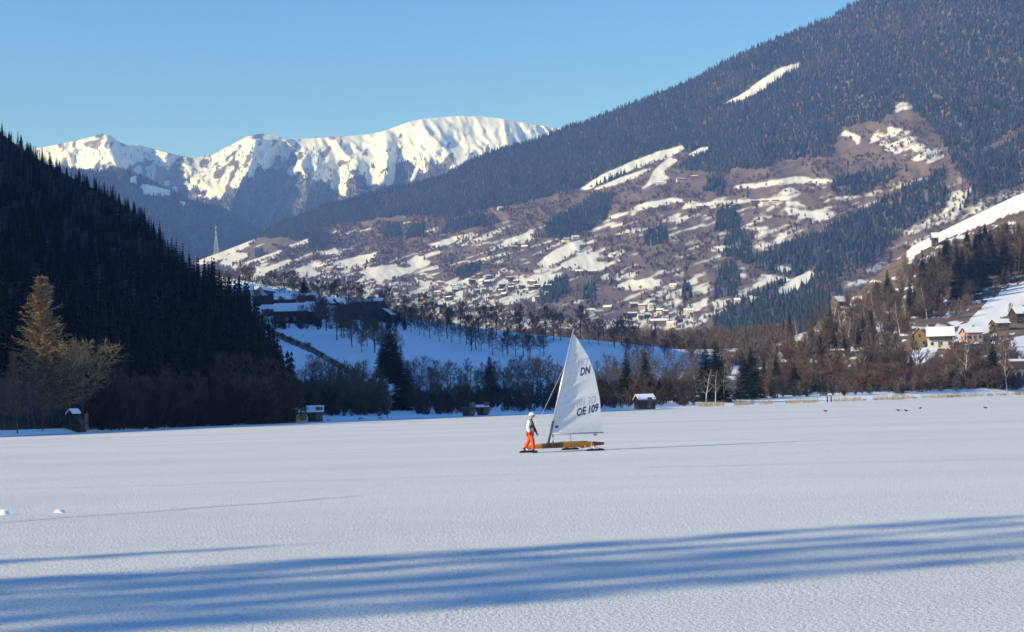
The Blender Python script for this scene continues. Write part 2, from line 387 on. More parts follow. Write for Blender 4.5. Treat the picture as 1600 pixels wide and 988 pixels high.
WOODS_C = [[(1478, 268), (1440, 285), (1415, 292), (1385, 312), (1345, 335), (1300, 352), (1262, 374), (1215, 385), (1185, 402), (1150, 408), (1200, 428), (1260, 440), (1330, 432), (1370, 405), (1415, 362), (1440, 347), (1478, 325)],
           [(1108, 508), (1150, 475), (1200, 452), (1240, 436), (1300, 430), (1320, 470), (1290, 520), (1220, 555), (1140, 550)],
           [(838, 372), (866, 343), (900, 325), (929, 306), (957, 306), (956, 330), (935, 350), (912, 362), (879, 374)],
           [(842, 478), (846, 450), (870, 436), (886, 434), (890, 455), (868, 474)], [(910, 470), (914, 447), (930, 445), (934, 470)], [(1116, 362), (1120, 334), (1146, 322), (1160, 346), (1150, 360)],
           [(1006, 383), (1012, 360), (1026, 355), (1044, 362), (1042, 382)], [(1060, 262), (1090, 240), (1140, 250), (1142, 270), (1100, 268)], [(1098, 300), (1110, 282), (1132, 282), (1134, 302)],
           [(1300, 295), (1308, 280), (1345, 270), (1400, 268), (1395, 285), (1340, 305), (1310, 307)], [(1135, 405), (1128, 372), (1150, 360), (1176, 372), (1178, 405)], [(1118, 465), (1122, 425), (1146, 405), (1158, 440), (1148, 468)], [(1066, 470), (1068, 448), (1080, 448), (1080, 470)],
           [(440, 374), (452, 350), (500, 345), (505, 366), (490, 378)], [(482, 392), (490, 368), (515, 365), (510, 392)], [(390, 410), (392, 392), (410, 390), (412, 408)], [(545, 412), (548, 404), (576, 405), (576, 413)],
           [(600, 372), (604, 352), (625, 350), (628, 372)], [(635, 372), (640, 355), (660, 352), (663, 370)], [(690, 362), (700, 345), (770, 335), (780, 350), (720, 362)], [(712, 430), (722, 418), (752, 410), (748, 425), (724, 438)], [(1480, 250), (1560, 236), (1600, 205), (1800, 170), (1800, 300), (1600, 290), (1560, 300), (1500, 330), (1520, 290)]]
LARCH_C = [[(1080, 190), (1100, 180), (1150, 172), (1140, 185), (1090, 205)], [(1220, 200), (1250, 190), (1300, 178), (1302, 195), (1240, 205)], [(1080, 150), (1130, 130), (1180, 110), (1170, 130), (1100, 160)], [(1300, 60), (1400, 20), (1500, 10), (1480, 50), (1380, 70)], [(1225, 110), (1300, 80), (1320, 95), (1250, 125)], [(590, 310), (700, 290), (700, 310), (600, 335)]]
SNOW_C = [[(905, 296), (940, 273), (985, 253), (1030, 236), (1066, 227), (1070, 233), (1045, 246), (1020, 254), (985, 268), (945, 284), (918, 296)], [(925, 296), (960, 281), (1000, 266), (1018, 262), (1000, 276), (960, 290), (935, 297)],
          [(1000, 297), (1015, 281), (1022, 264), (1045, 247), (1062, 250), (1045, 262), (1036, 272), (1048, 279), (1025, 287), (1003, 297)], [(1075, 242), (1092, 232), (1108, 228), (1108, 238), (1085, 245)],
          [(1129, 163), (1150, 152), (1166, 143), (1185, 127), (1215, 108), (1250, 97), (1250, 104), (1220, 122), (1180, 149), (1140, 164)],
          [(1138, 292), (1180, 286), (1240, 276), (1300, 280), (1312, 286), (1240, 287), (1170, 295)], [(1225, 323), (1262, 330), (1304, 330), (1305, 336), (1270, 341), (1232, 334)], [(1226, 313), (1245, 315), (1265, 325), (1232, 322)],
          [(978, 328), (1015, 315), (1055, 309), (1076, 314), (1030, 322), (1000, 330)], [(1062, 324), (1120, 314), (1180, 311), (1236, 307), (1238, 311), (1150, 318), (1085, 326)], [(1045, 349), (1070, 337), (1082, 338), (1062, 350)], [(1155, 357), (1200, 354), (1204, 358), (1165, 360)], [(1105, 388), (1130, 384), (1160, 388), (1150, 392), (1115, 392)],
          [(838, 412), (868, 389), (908, 377), (914, 383), (885, 405), (852, 420)], [(875, 414), (915, 393), (938, 397), (928, 407), (958, 413), (935, 425), (890, 421)], [(800, 447), (832, 430), (880, 426), (874, 436), (840, 451), (812, 458)], [(812, 372), (830, 358), (836, 360), (826, 378), (815, 380)], [(775, 385), (800, 372), (812, 375), (792, 387)], [(728, 409), (760, 402), (800, 392), (802, 396), (760, 406), (735, 412)],
          [(955, 449), (985, 437), (1035, 437), (1030, 448), (990, 454)], [(1172, 446), (1205, 428), (1210, 434), (1185, 450)], [(1208, 458), (1238, 436), (1266, 422), (1274, 428), (1258, 450), (1225, 461)], [(1205, 421), (1222, 415), (1240, 420), (1225, 427)],
          [(668, 382), (708, 370), (726, 369), (702, 382), (676, 388)], [(635, 410), (652, 398), (662, 410), (648, 420)], [(512, 414), (555, 401), (592, 394), (578, 410), (545, 420)], [(560, 425), (600, 414), (635, 420), (620, 432), (575, 436)], [(503, 396), (520, 390), (538, 396), (515, 402)],
          [(305, 410), (345, 392), (400, 372), (398, 378), (360, 400), (320, 416)], [(340, 414), (362, 395), (388, 396), (384, 406), (350, 418)], [(360, 418), (400, 404), (440, 391), (440, 398), (395, 412), (365, 424)], [(370, 436), (410, 420), (450, 405), (458, 410), (440, 420), (395, 440)], [(440, 440), (465, 420), (500, 412), (490, 425), (460, 438), (445, 442)], [(450, 384), (482, 372), (482, 380), (455, 388)], [(384, 350), (395, 348), (422, 346), (420, 352), (400, 359)], [(405, 366), (414, 363), (414, 367)],
          [(1128, 352), (1126, 351), (1130, 350)], [(1340, 228), (1345, 215), (1320, 203), (1312, 212), (1330, 215)], [(1098, 456), (1106, 448), (1106, 462)]]
PATCHY_C = [([(1355, 212), (1385, 195), (1420, 205), (1450, 222), (1480, 240), (1455, 259), (1420, 248), (1380, 232), (1358, 222)], .50), ([(940, 505), (1000, 487), (1040, 490), (1060, 480), (1100, 465), (1160, 455), (1180, 460), (1130, 485), (1100, 505), (1020, 515)], .52),
            ([(620, 462), (680, 440), (730, 432), (790, 420), (860, 440), (800, 475), (720, 485), (640, 482)], .52), ([(380, 450), (470, 425), (560, 415), (660, 425), (720, 455), (700, 500), (500, 470)], .55), ([(700, 490), (800, 485), (880, 500), (920, 530), (720, 525)], .55), ([(690, 310), (720, 298), (745, 303), (742, 312), (712, 318), (690, 330), (678, 325)], .5),
            ([(1470, 330), (1500, 300), (1560, 262), (1600, 232), (1600, 262), (1560, 290), (1520, 320), (1480, 345)], .5), ([(1395, 160), (1420, 160), (1432, 172), (1400, 180)], .5), ([(1370, 128), (1400, 128), (1415, 138), (1380, 136)], .5), ([(1335, 5), (1365, -5), (1375, 2), (1345, 14)], .5), ([(1505, 8), (1530, 8), (1535, 20), (1510, 18)], .48)]
def woods_c(X, Y):
    jx = X + 9 * (fbm(X / 14, Y / 10, 13) - .5); jy = Y + 10 * (fbm(X / 12, Y / 8, 14) - .5)
    wl = np.interp(jx, [p[0] for p in WOOD_LINE], [p[1] for p in WOOD_LINE])
    w = (jy < wl) | inany(jx, jy, WOODS_C)
    w &= ~inany(X, Y, SNOW_C) & ~inany(X, Y, [PATCHY_C[0][0], PATCHY_C[7][0]])
    w &= ~(vnoise(X / 5, Y / 3.5, 77) > .962)          # small clearings
    return w
def snow_c(X, Y, m, e, t):
    jx = X + 5 * (fbm(X / 9, Y / 6, 53) - .5); jy = Y + 4 * (fbm(X / 9, Y / 5, 54) - .5)
    yr = Y + .33 * X
    s = np.where(inany(jx, jy, SNOW_C), .62 + .55 * fbm(X / 9, yr / 3, 52), .12)                  # drifts lie along the terraces, rising to the right
    st = fbm(X / 22, yr / 4.5, 61) * .62 + fbm(X / 60, yr / 16, 62) * .38
    low = np.clip((Y - np.interp(X, [300, 600, 900, 1100, 1300, 1600], [350, 335, 330, 300, 270, 240])) / 40, 0, 1)
    s = np.maximum(s, np.where(low > .3, np.clip((st - .565) * 9 + .1, 0, .9), .12))
    thin = fbm(X / 34, yr / 2.6, 66) * .75 + fbm(X / 90, yr / 30, 67) * .25
    s = np.maximum(s, np.where(low > .5, np.clip((thin - .585) * 11 + .1, 0, .85), .1))
    for poly, th in PATCHY_C:
        k = inpoly(jx, jy, poly); st2 = fbm(X / 10, yr / 3.2, 63)
        s = np.where(k, np.maximum(s, np.clip((st2 - th) * 12 + .55, 0, 1)), s)
    s = np.where(woods_c(X, Y) & ~inany(X, Y, SNOW_C), .08 + .5 * (vnoise(X / 4, Y / 3, 71) > .9), s)
    return s
mtn_mat = terrain_mat('mountain_ground', (.105, .080, .082), (.170, .128, .115), snow=(.66, .66, .68), gscale=.02, edge=.34, nscale=.13, soft=(.34, .74))
mountain.sheet('mountain_slope', 230, 1720, 680, 260, mtn_mat, snow_c, .3, blur=2)

# hills above the far shore (village in shade on the left half, sunny bank on the right half)
TOP_D = [(250, 420), (330, 430), (400, 442), (450, 453), (520, 468), (620, 492), (700, 507), (800, 519), (900, 529), (1000, 539), (1060, 546), (1130, 546), (1200, 540), (1260, 518), (1330, 466), (1420, 388), (1470, 362), (1520, 338), (1600, 300), (1760, 225)]
def d_relief(m, e, t): return .03 * (fbm(m * 40 + 9, t * 5, 4) - .5) * np.sin(np.clip(t, 0, 1) * math.pi)
hills = Slope(TOP_D, [(250, 900), (330, 880), (450, 760), (620, 690), (800, 640), (1000, 640), (1100, 700), (1260, 850), (1420, 1050), (1600, 1150), (1760, 1200)], shore_e(), SHORE, 1.15, d_relief)
SNOW_D = [[(1418, 392), (1450, 368), (1500, 338), (1560, 315), (1620, 292), (1620, 322), (1580, 335), (1530, 355), (1480, 372), (1440, 392), (1420, 412)],
          [(1486, 524), (1515, 500), (1545, 470), (1580, 448), (1640, 425), (1640, 470), (1590, 480), (1560, 500), (1545, 520), (1500, 528)], [(1548, 535), (1580, 526), (1640, 520), (1640, 560), (1600, 565), (1575, 550)],
          [(1246, 530), (1252, 512), (1262, 520), (1258, 535)], [(1415, 565), (1430, 545), (1470, 540), (1460, 556), (1430, 575)], [(1470, 582), (1520, 580), (1520, 590), (1475, 590)]]
def snow_d(X, Y, m, e, t):
    jx = X + 8 * (fbm(X / 12, Y / 8, 53) - .5); jy = Y + 6 * (fbm(X / 12, Y / 7, 54) - .5)
    left = np.clip((1150 - X + 60 * (fbm(X / 30, Y / 20, 7) - .5)) / 60, 0, 1)
    s = np.maximum(left, np.where(inany(jx, jy, SNOW_D), 1.0, .1))
    s = np.maximum(s, np.clip((fbm(X / 14, Y / 4, 91) - .56) * 7, 0, .9))
    z = CAM_H + e * hills.depth(m, e)
    s = np.maximum(s, np.clip((2.6 - z) * 1.2, 0, 1) * np.where(X > 1090, .35 + .7 * fbm(X / 12, Y * 0 + 3, 92), 1))   # flat snowy strip by the ice
    yb = np.interp(X, [395, 430, 490, 545, 580], [500, 522, 548, 580, 612])          # earth bank along the lane
    s = np.where((np.abs(Y - yb) < 5.5) & (X > 392) & (X < 585), .1, s)
    return s
hill_mat = terrain_mat('hill_ground', (.13, .095, .075), (.23, .17, .115), gscale=.08, edge=.22, nscale=.35)
hills.sheet('shore_hills', 250, 1760, 480, 130, hill_mat, snow_d, .25)

# dark spur on the left ----------------------------------------------
TOP_F = [(-1000, -360), (-600, -225), (-400, -126), (-200, 10), (-100, 118), (3, 210), (48, 242), (93, 268), (136, 290), (176, 310), (210, 332), (240, 365), (272, 402), (310, 432), (346, 450), (380, 482), (408, 535), (436, 590), (460, 636), (468, 652)]
spur = Slope(TOP_F, [(-1000, 430), (-600, 480), (-400, 500), (-200, 545), (0, 600), (100, 520), (200, 440), (300, 370), (400, 290), (455, 245), (468, 224)], shore_e(), SHORE, dcrv([(-1000, 3.0), (-180, 2.8), (-20, 1.3), (470, 1.2)]),
             lambda m, e, t: .04 * (fbm(m * 30, t * 4, 4) - .5) * np.sin(np.clip(t, 0, 1) * math.pi))
def snow_f(X, Y, m, e, t): return np.where(t < .03, .8, np.clip((fbm(X / 7, Y / 3, 33) - .62) * 4, 0, .5))
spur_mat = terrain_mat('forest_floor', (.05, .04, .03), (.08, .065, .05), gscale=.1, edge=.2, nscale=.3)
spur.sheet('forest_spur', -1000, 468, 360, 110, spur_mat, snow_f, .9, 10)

# lake and the land under everything ---------------------------------
xs = np.concatenate([np.linspace(-700, -60, 20), np.linspace(-50, 60, 45), np.linspace(75, 700, 20)]); ys = np.concatenate([np.linspace(-120, 8, 10), np.linspace(10, 90, 60), np.linspace(100, 620, 40)])
GX, GY = np.meshgrid(xs, ys); GZ = .03 * (fbm(GX / 6, GY / 3, 3) - .5)
i = np.arange(len(ys) - 1)[:, None] * len(xs) + np.arange(len(xs) - 1)[None]; n_ = len(xs)
tag(link('frozen_lake', mesh_np('frozen_lake', np.stack([GX, GY, GZ], -1).reshape(-1, 3), np.stack([i, i + 1, i + n_ + 1, i + n_], -1).reshape(-1, 4), M['lake'], smooth=True)), kind='structure')
g = MB(); g.add([(-14000, -3000, -3.4), (14000, -3000, -3.4), (14000, 14000, -3.4), (-14000, 14000, -3.4)], [(0, 1, 2, 3)])
tag(g.build('valley_ground', M['snow']), kind='structure')

# ------------------------------------------------------------------ forests seen as one mass
def cone_tree(tiers, n, jag, seed):
    """low conifer of unit height and unit crown radius: tiers of jagged skirts"""
    r = random.Random(seed); V = []; T = []
    for k in range(tiers):
        z0 = .06 + .86 * k / tiers; z1 = min(1.0, z0 + 1.55 * .94 / tiers) if k < tiers - 1 else 1.0
        R = (1 - z0) ** .9; b = len(V); V.append((0, 0, z1)); o = r.random() * 6
        for j in range(n):
            a = o + 2 * math.pi * j / n; q = R * (1 - jag + 2 * jag * r.random())
            V.append((q * math.cos(a), q * math.sin(a), z0 - .03 * r.random()))
        for j in range(n): T.append((b, b + 1 + j, b + 1 + (j + 1) % n))
    return np.array(V), np.array(T)

def spiky_tree(tiers, n, seed):
    """conifer built of separate drooping boughs, gaps between them"""
    r = random.Random(seed); V = []; T = []
    for k in range(tiers):
        z = .05 + .93 * (k / tiers) ** .95; R = (1 - z) ** .85; o = r.random() * 6
        for j in range(n):
            a = o + 2 * math.pi * (j + .3 * r.random()) / n; q = R * (.6 + .5 * r.random()); w = .22 * q + .03
            c, s = math.cos(a), math.sin(a); b = len(V); zt = z + .05 + .02 * r.random()
            V += [(0, 0, zt + .02), (q * .6 * c - w * s, q * .6 * s + w * c, z), (q * .6 * c + w * s, q * .6 * s - w * c, z), (q * c, q * s, z - .05 * R - .01)]
            T += [(b, b + 1, b + 3), (b, b + 3, b + 2)]
    b = len(V); V += [(.03, 0, 0), (-.02, .03, 0), (-.02, -.03, 0), (0, 0, 1.02)]; T += [(b, b + 1, b + 3), (b + 1, b + 2, b + 3), (b + 2, b, b + 3)]
    return np.array(V), np.array(T)

def broom(n, seed, wd=.14):
    """bare broadleaf tree of unit height seen from afar: a sheaf of slivers"""
    r = random.Random(seed); V = []; T = []
    for j in range(n):
        a = r.random() * 6.283; q = .15 + .85 * r.random(); h = (.55 + .45 * r.random()) * (1 - .35 * q * q); w = wd
        z0 = .12 + .3 * r.random(); bx, by = .06 * math.cos(a), .06 * math.sin(a); b = len(V); c, s = math.cos(a + 1.3), math.sin(a + 1.3)
        V += [(bx, by, z0 * .4), (q * .8 * math.cos(a) - w * s, q * .8 * math.sin(a) + w * c, h * .8), (q * .8 * math.cos(a) + w * s, q * .8 * math.sin(a) - w * c, h * .75), (q * math.cos(a), q * math.sin(a), h)]
        T += [(b, b + 1, b + 2), (b + 1, b + 2, b + 3)]
    return np.array(V), np.array(T)

def crown_broom(n, seed, wd):
    r = random.Random(seed); V = []; T = []
    def sl(p, q, w):
        d = (q - p).normalized(); x = d.cross(Vector((r.gauss(0, 1), r.gauss(0, 1), r.gauss(0, 1)))).normalized() * w
        b = len(V); V.extend([tuple(p - x), tuple(p + x), tuple(q)]); T.append((b, b + 1, b + 2))
    top = Vector((r.gauss(0, .05), r.gauss(0, .05), .95))
    for k in range(3): sl(Vector((0, 0, 0)), top, .05)
    for j in range(n):
        a = r.random() * 6.283; t = r.random(); z = .22 + .76 * t; rad = math.sin(math.pi * min(1, .14 + t * .82)) ** .8 * (r.random() ** .45)
        q = Vector((rad * math.cos(a), rad * math.sin(a), z)); p = Vector((q.x * .45, q.y * .45, max(.08, z - .10 - .16 * r.random())))
        sl(p, q, wd)
    return np.array(V), np.array(T)

def scatter(name, templates, P, Hh, Rr, colr, mat_, label, cat):
    """one mesh of many small trees"""
    Vs = []; Ts = []; Cs = []; base = 0; idx = rng.integers(0, len(templates), len(P))
    for k, (TV, TT) in enumerate(templates):
        s = np.where(idx == k)[0]
        if not len(s): continue
        a = rng.random(len(s)) * 6.283; c, n = np.cos(a), np.sin(a)
        x = TV[None, :, 0] * c[:, None] - TV[None, :, 1] * n[:, None]; y = TV[None, :, 0] * n[:, None] + TV[None, :, 1] * c[:, None]
        lean = (rng.random((len(s), 2)) - .5) * .06
        V = np.stack([P[s, 0, None] + x * Rr[s, None] + lean[:, :1] * TV[None, :, 2] * Hh[s, None], P[s, 1, None] + y * Rr[s, None] + lean[:, 1:] * TV[None, :, 2] * Hh[s, None], P[s, 2, None] + TV[None, :, 2] * Hh[s, None]], -1)
        T = TT[None] + (np.arange(len(s)) * len(TV))[:, None, None] + base
        C = np.repeat(colr[s, None, :], len(TV), 1) * (.8 + .4 * rng.random((len(s), len(TV), 1)))
        Vs.append(V.reshape(-1, 3)); Ts.append(T.reshape(-1, 3)); Cs.append(C.reshape(-1, 3)); base += len(s) * len(TV)
    me_ = mesh_np(name, np.concatenate(Vs), np.concatenate(Ts), mat_, col=np.concatenate(Cs))
    return tag(link(name, me_), label, cat, kind='stuff')

def sample(slope, px0, px1, n, accept):
    """random places on a slope, even per ground area, where accept(X, Y) holds"""
    m = rng.uniform((px0 - CX) / F, (px1 - CX) / F, n); t = rng.random(n)
    e = slope.bot(m) + (slope.top(m) - slope.bot(m)) * t
    d = slope.depth(m, e); X, Y = pix(m, e)
    k = (rng.random(n) < (d / d.max()) ** 2) & accept(X, Y)
    return np.stack([m * d, d, CAM_H + e * d], -1)[k], X[k], Y[k]

CONES = [cone_tree(2, 5, .28, s) for s in range(7)]
TINY = [cone_tree(1, 5, .25, s) for s in range(4)] + [cone_tree(2, 5, .25, 9)]
SPIKY = [spiky_tree(8, 6, s) for s in range(6)]
BROOMS = [broom(11, s) for s in range(6)]

# on the snow range and the wooded ridge
P, X, Y = sample(far_range, -150, 960, 60000, lambda X, Y: (Y < 420) & woods_a(X, Y) | (rng.random(X.shape) < .10 * (fbm(X / 12, Y / 16, 19) > .5)) & (Y > np.interp(X, [0, 900], [235, 225])) & (Y < 330))
n = len(P); c = np.array([.020, .034, .034])[None] * (.7 + .6 * rng.random((n, 1)))
k = rng.random(n) < .08 * (1 + (fbm(X / 30, Y / 30, 5) > .55) * 2); c[k] = np.array([.07, .055, .045]) * (.8 + .4 * rng.random((k.sum(), 1)))
scatter('range_forest', TINY, P, 11 + 8 * rng.random(n), 2.6 + 1.6 * rng.random(n), c, M['tint'], 'dark conifer forest below the snowy peaks', 'forest')
P, X, Y = sample(ridge, -100, 520, 26000, lambda X, Y: (Y < 460) & ~inany(X, Y, SNOW_B) & (vnoise(X / 5, Y / 4, 7) < .97))
n = len(P); c = np.array([.020, .034, .034])[None] * (.7 + .6 * rng.random((n, 1)))
k = rng.random(n) < .12; c[k] = np.array([.10, .07, .05]) * (.8 + .4 * rng.random((k.sum(), 1)))
scatter('ridge_forest', TINY, P, 11 + 8 * rng.random(n), 2.6 + 1.6 * rng.random(n), c, M['tint'], 'hazy blue forest on the shaded ridge behind the radio mast', 'forest')
# on the mountain
P, X, Y = sample(mountain, 400, 1720, 230000, lambda X, Y: (Y > -60) & woods_c(X, Y))
n = len(P); c = np.array([.022, .038, .040])[None] * (.55 + .9 * rng.random((n, 1))) * (.6 + .9 * fbm(X / 16, Y / 9, 17))[:, None]
hi = np.clip((200 - Y) / 200, 0, 1)
pl = .04 + .10 * (fbm(X / 40, Y / 18, 15) > .53) + .22 * hi * (fbm(X / 25, Y / 12, 16) > .46) + .6 * inany(X, Y, LARCH_C)
k = rng.random(n) < pl * .8; c[k] = np.array([.070, .060, .056]) * (.75 + .5 * rng.random((k.sum(), 1)))
scatter('mountain_forest', CONES, P, 7 + 9 * rng.random(n) + 5 * rng.random(n) ** 4, 1.8 + 1.6 * rng.random(n), c, M['tint'], 'dense spruce forest with brown larches covering the big mountain', 'forest')
def scrub_ok(X, Y):
    s = inany(X, Y, SNOW_C); dn = fbm(X / 26, Y / 13, 44)
    return (Y > 180) & (Y < 560) & ~woods_c(X, Y) & (~s | (vnoise(X / 3, Y / 3, 4) > .9)) & (dn > .44)
P, X, Y = sample(mountain, 290, 1720, 80000, scrub_ok)
n = len(P); c = np.array([.115, .082, .082])[None] * (.5 + .9 * rng.random((n, 1)))
scatter('mountain_scrub', BROOMS, P, 6 + 7 * rng.random(n), 2.2 + 2.2 * rng.random(n), c, M['twig'], 'leafless purplish brown woodland between the snowy terraces', 'woodland')
P, X, Y = sample(mountain, 300, 1500, 5000, lambda X, Y: (Y > 250) & (Y < 545) & ~woods_c(X, Y) & ~inany(X, Y, SNOW_C) & (rng.random(X.shape) < .16 * (fbm(X / 18, Y / 12, 45) > .5)))
n = len(P); c = np.array([.020, .036, .036])[None] * (.65 + .7 * rng.random((n, 1)))
scatter('scattered_spruces', CONES, P, 10 + 10 * rng.random(n), 2.4 + 1.2 * rng.random(n), c, M['tint'], 'scattered small dark spruces between the mountain farms', 'trees')
# on the spur: the wood behind the trees that can be told apart
P, X, Y = sample(spur, -900, 462, 24000, lambda X, Y: (Y > -200) & (Y < 655))
z = P[:, 2]; k = (z > 1.6) & ~((X > -40) & (X < 170) & (P[:, 1] < 200)); P = P[k]; X = X[k]
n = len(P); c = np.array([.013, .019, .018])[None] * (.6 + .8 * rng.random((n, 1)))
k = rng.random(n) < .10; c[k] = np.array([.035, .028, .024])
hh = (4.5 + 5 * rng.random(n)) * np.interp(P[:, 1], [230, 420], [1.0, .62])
vv = -math.sin(SUN_AZ) * P[:, 0] + math.cos(SUN_AZ) * P[:, 1]
uu = math.cos(SUN_AZ) * P[:, 0] + math.sin(SUN_AZ) * P[:, 1]     # the wood outside the view is as tall as the edge of its shade says
lim = (np.interp(vv, [160, 178, 192, 214, 239, 263, 314, 466, 573, 700], [4, 14, 52, 90, 136, 134, 172, 275, 350, 430]) - uu) * math.tan(SUN_EL) - P[:, 2]
off = X < -40
hh = np.where(off, np.clip(lim * (.8 + .2 * rng.random(n)), 0, 30), hh)
k = (~off) | ((lim > 3) & (rng.random(n) < np.where(vv < 340, .9, .45))); P, hh, c = P[k], hh[k], c[k]; n = len(P)
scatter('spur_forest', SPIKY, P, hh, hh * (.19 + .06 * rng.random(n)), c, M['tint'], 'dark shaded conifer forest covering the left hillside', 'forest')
# bare wood in the valley behind the meadow, and on the sunny slope
def valley_rows(px0, px1, n, y0, y1, d0, d1):
    px = rng.uniform(px0, px1, n); f = rng.random(n); d = d0 + (d1 - d0) * f
    py = np.interp(px, [600, 900, 1000, 1100, 1250], [y0, y0 + 8, y0 + 10, y0 + 6, y0 - 5])
    m, e = me(px, py + (1 - f) * (y1 - y0)); return np.stack([m * d, d, CAM_H + e * d], -1)
P = valley_rows(760, 1230, 700, 527, 548, 800, 1250); n = len(P); hh = 7 + 8 * rng.random(n)
BIGBROOM = [crown_broom(150, 50 + s, .030) for s in range(6)]
c = np.array([.135, .104, .078])[None] * (.65 + .6 * rng.random((n, 1)))
scatter('valley_wood', BIGBROOM, P, hh, hh * .24, c, M['twig'], 'tall leafless brown wood in the valley behind the meadow', 'woodland')
P, X, Y = sample(hills, 1120, 1720, 3000, lambda X, Y: (Y > np.interp(X, [1120, 1260, 1340, 1420, 1500, 1720], [562, 535, 482, 425, 400, 340])) & (Y < 600) & ~inany(X, Y, SNOW_D) & (fbm(X / 30, Y / 20, 12) > .36) & ~((X > 1425) & (X < 1600) & (Y > 500) & (Y < 548)))
n = len(P); hh = 4 + 8 * rng.random(n); c = np.array([.125, .104, .086])[None] * (.55 + .8 * rng.random((n, 1))); c[rng.random(n) < .25] *= np.array([1.15, .85, .85])
scatter('slope_wood', BIGBROOM, P, hh, hh * (.22 + .16 * rng.random(n)), c, M['twig'], 'leafless brown copse on the sunny slope above the right shore', 'woodland')

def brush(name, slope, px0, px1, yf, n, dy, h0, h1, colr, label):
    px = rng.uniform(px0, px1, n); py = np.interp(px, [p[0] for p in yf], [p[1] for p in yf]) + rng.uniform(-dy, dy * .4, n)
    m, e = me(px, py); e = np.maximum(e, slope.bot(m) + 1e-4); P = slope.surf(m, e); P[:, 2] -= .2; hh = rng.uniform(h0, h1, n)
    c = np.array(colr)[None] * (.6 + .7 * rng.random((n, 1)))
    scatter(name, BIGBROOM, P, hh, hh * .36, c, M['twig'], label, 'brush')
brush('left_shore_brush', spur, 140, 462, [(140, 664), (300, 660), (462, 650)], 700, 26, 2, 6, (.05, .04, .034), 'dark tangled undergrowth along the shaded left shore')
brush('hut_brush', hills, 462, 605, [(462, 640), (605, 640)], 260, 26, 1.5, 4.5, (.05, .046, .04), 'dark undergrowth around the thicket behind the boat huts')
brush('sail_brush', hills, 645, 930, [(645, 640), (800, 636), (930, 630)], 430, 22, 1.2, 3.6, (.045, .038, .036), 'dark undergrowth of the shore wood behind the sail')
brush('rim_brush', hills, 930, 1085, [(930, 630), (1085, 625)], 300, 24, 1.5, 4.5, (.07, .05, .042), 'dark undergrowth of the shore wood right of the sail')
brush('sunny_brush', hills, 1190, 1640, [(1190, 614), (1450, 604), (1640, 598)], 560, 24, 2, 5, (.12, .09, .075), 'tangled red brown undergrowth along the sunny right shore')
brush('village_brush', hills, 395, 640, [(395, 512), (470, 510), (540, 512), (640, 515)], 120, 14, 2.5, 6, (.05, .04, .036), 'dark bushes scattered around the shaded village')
# faint runner tracks in the crust
for k, (a, b_) in enumerate((((-40, 767), (830, 741)), ((1000, 731), (1660, 716)), ((-40, 700), (700, 690)), ((960, 702), (1660, 672)), ((-40, 820), (560, 776)))):
    p0, p1 = ground(*a), ground(*b_); n2 = Vector((-(p1 - p0).y, (p1 - p0).x, 0)).normalized() * .05; tr_ = MB()
    pts = [p0.lerp(p1, t / 24) + Vector((0, .12 * math.sin(t * .7 + k), .022)) for t in range(25)]
    for q0, q1 in zip(pts[:-1], pts[1:]): tr_.add([q0 - n2, q0 + n2, q1 + n2, q1 - n2], [(0, 1, 2, 3)])
    tag(tr_.build('runner_track', M['track']), kind='structure')

# ------------------------------------------------------------------ single trees
def rot_about(d, ax, a): return Matrix.Rotation(a, 3, ax) @ d

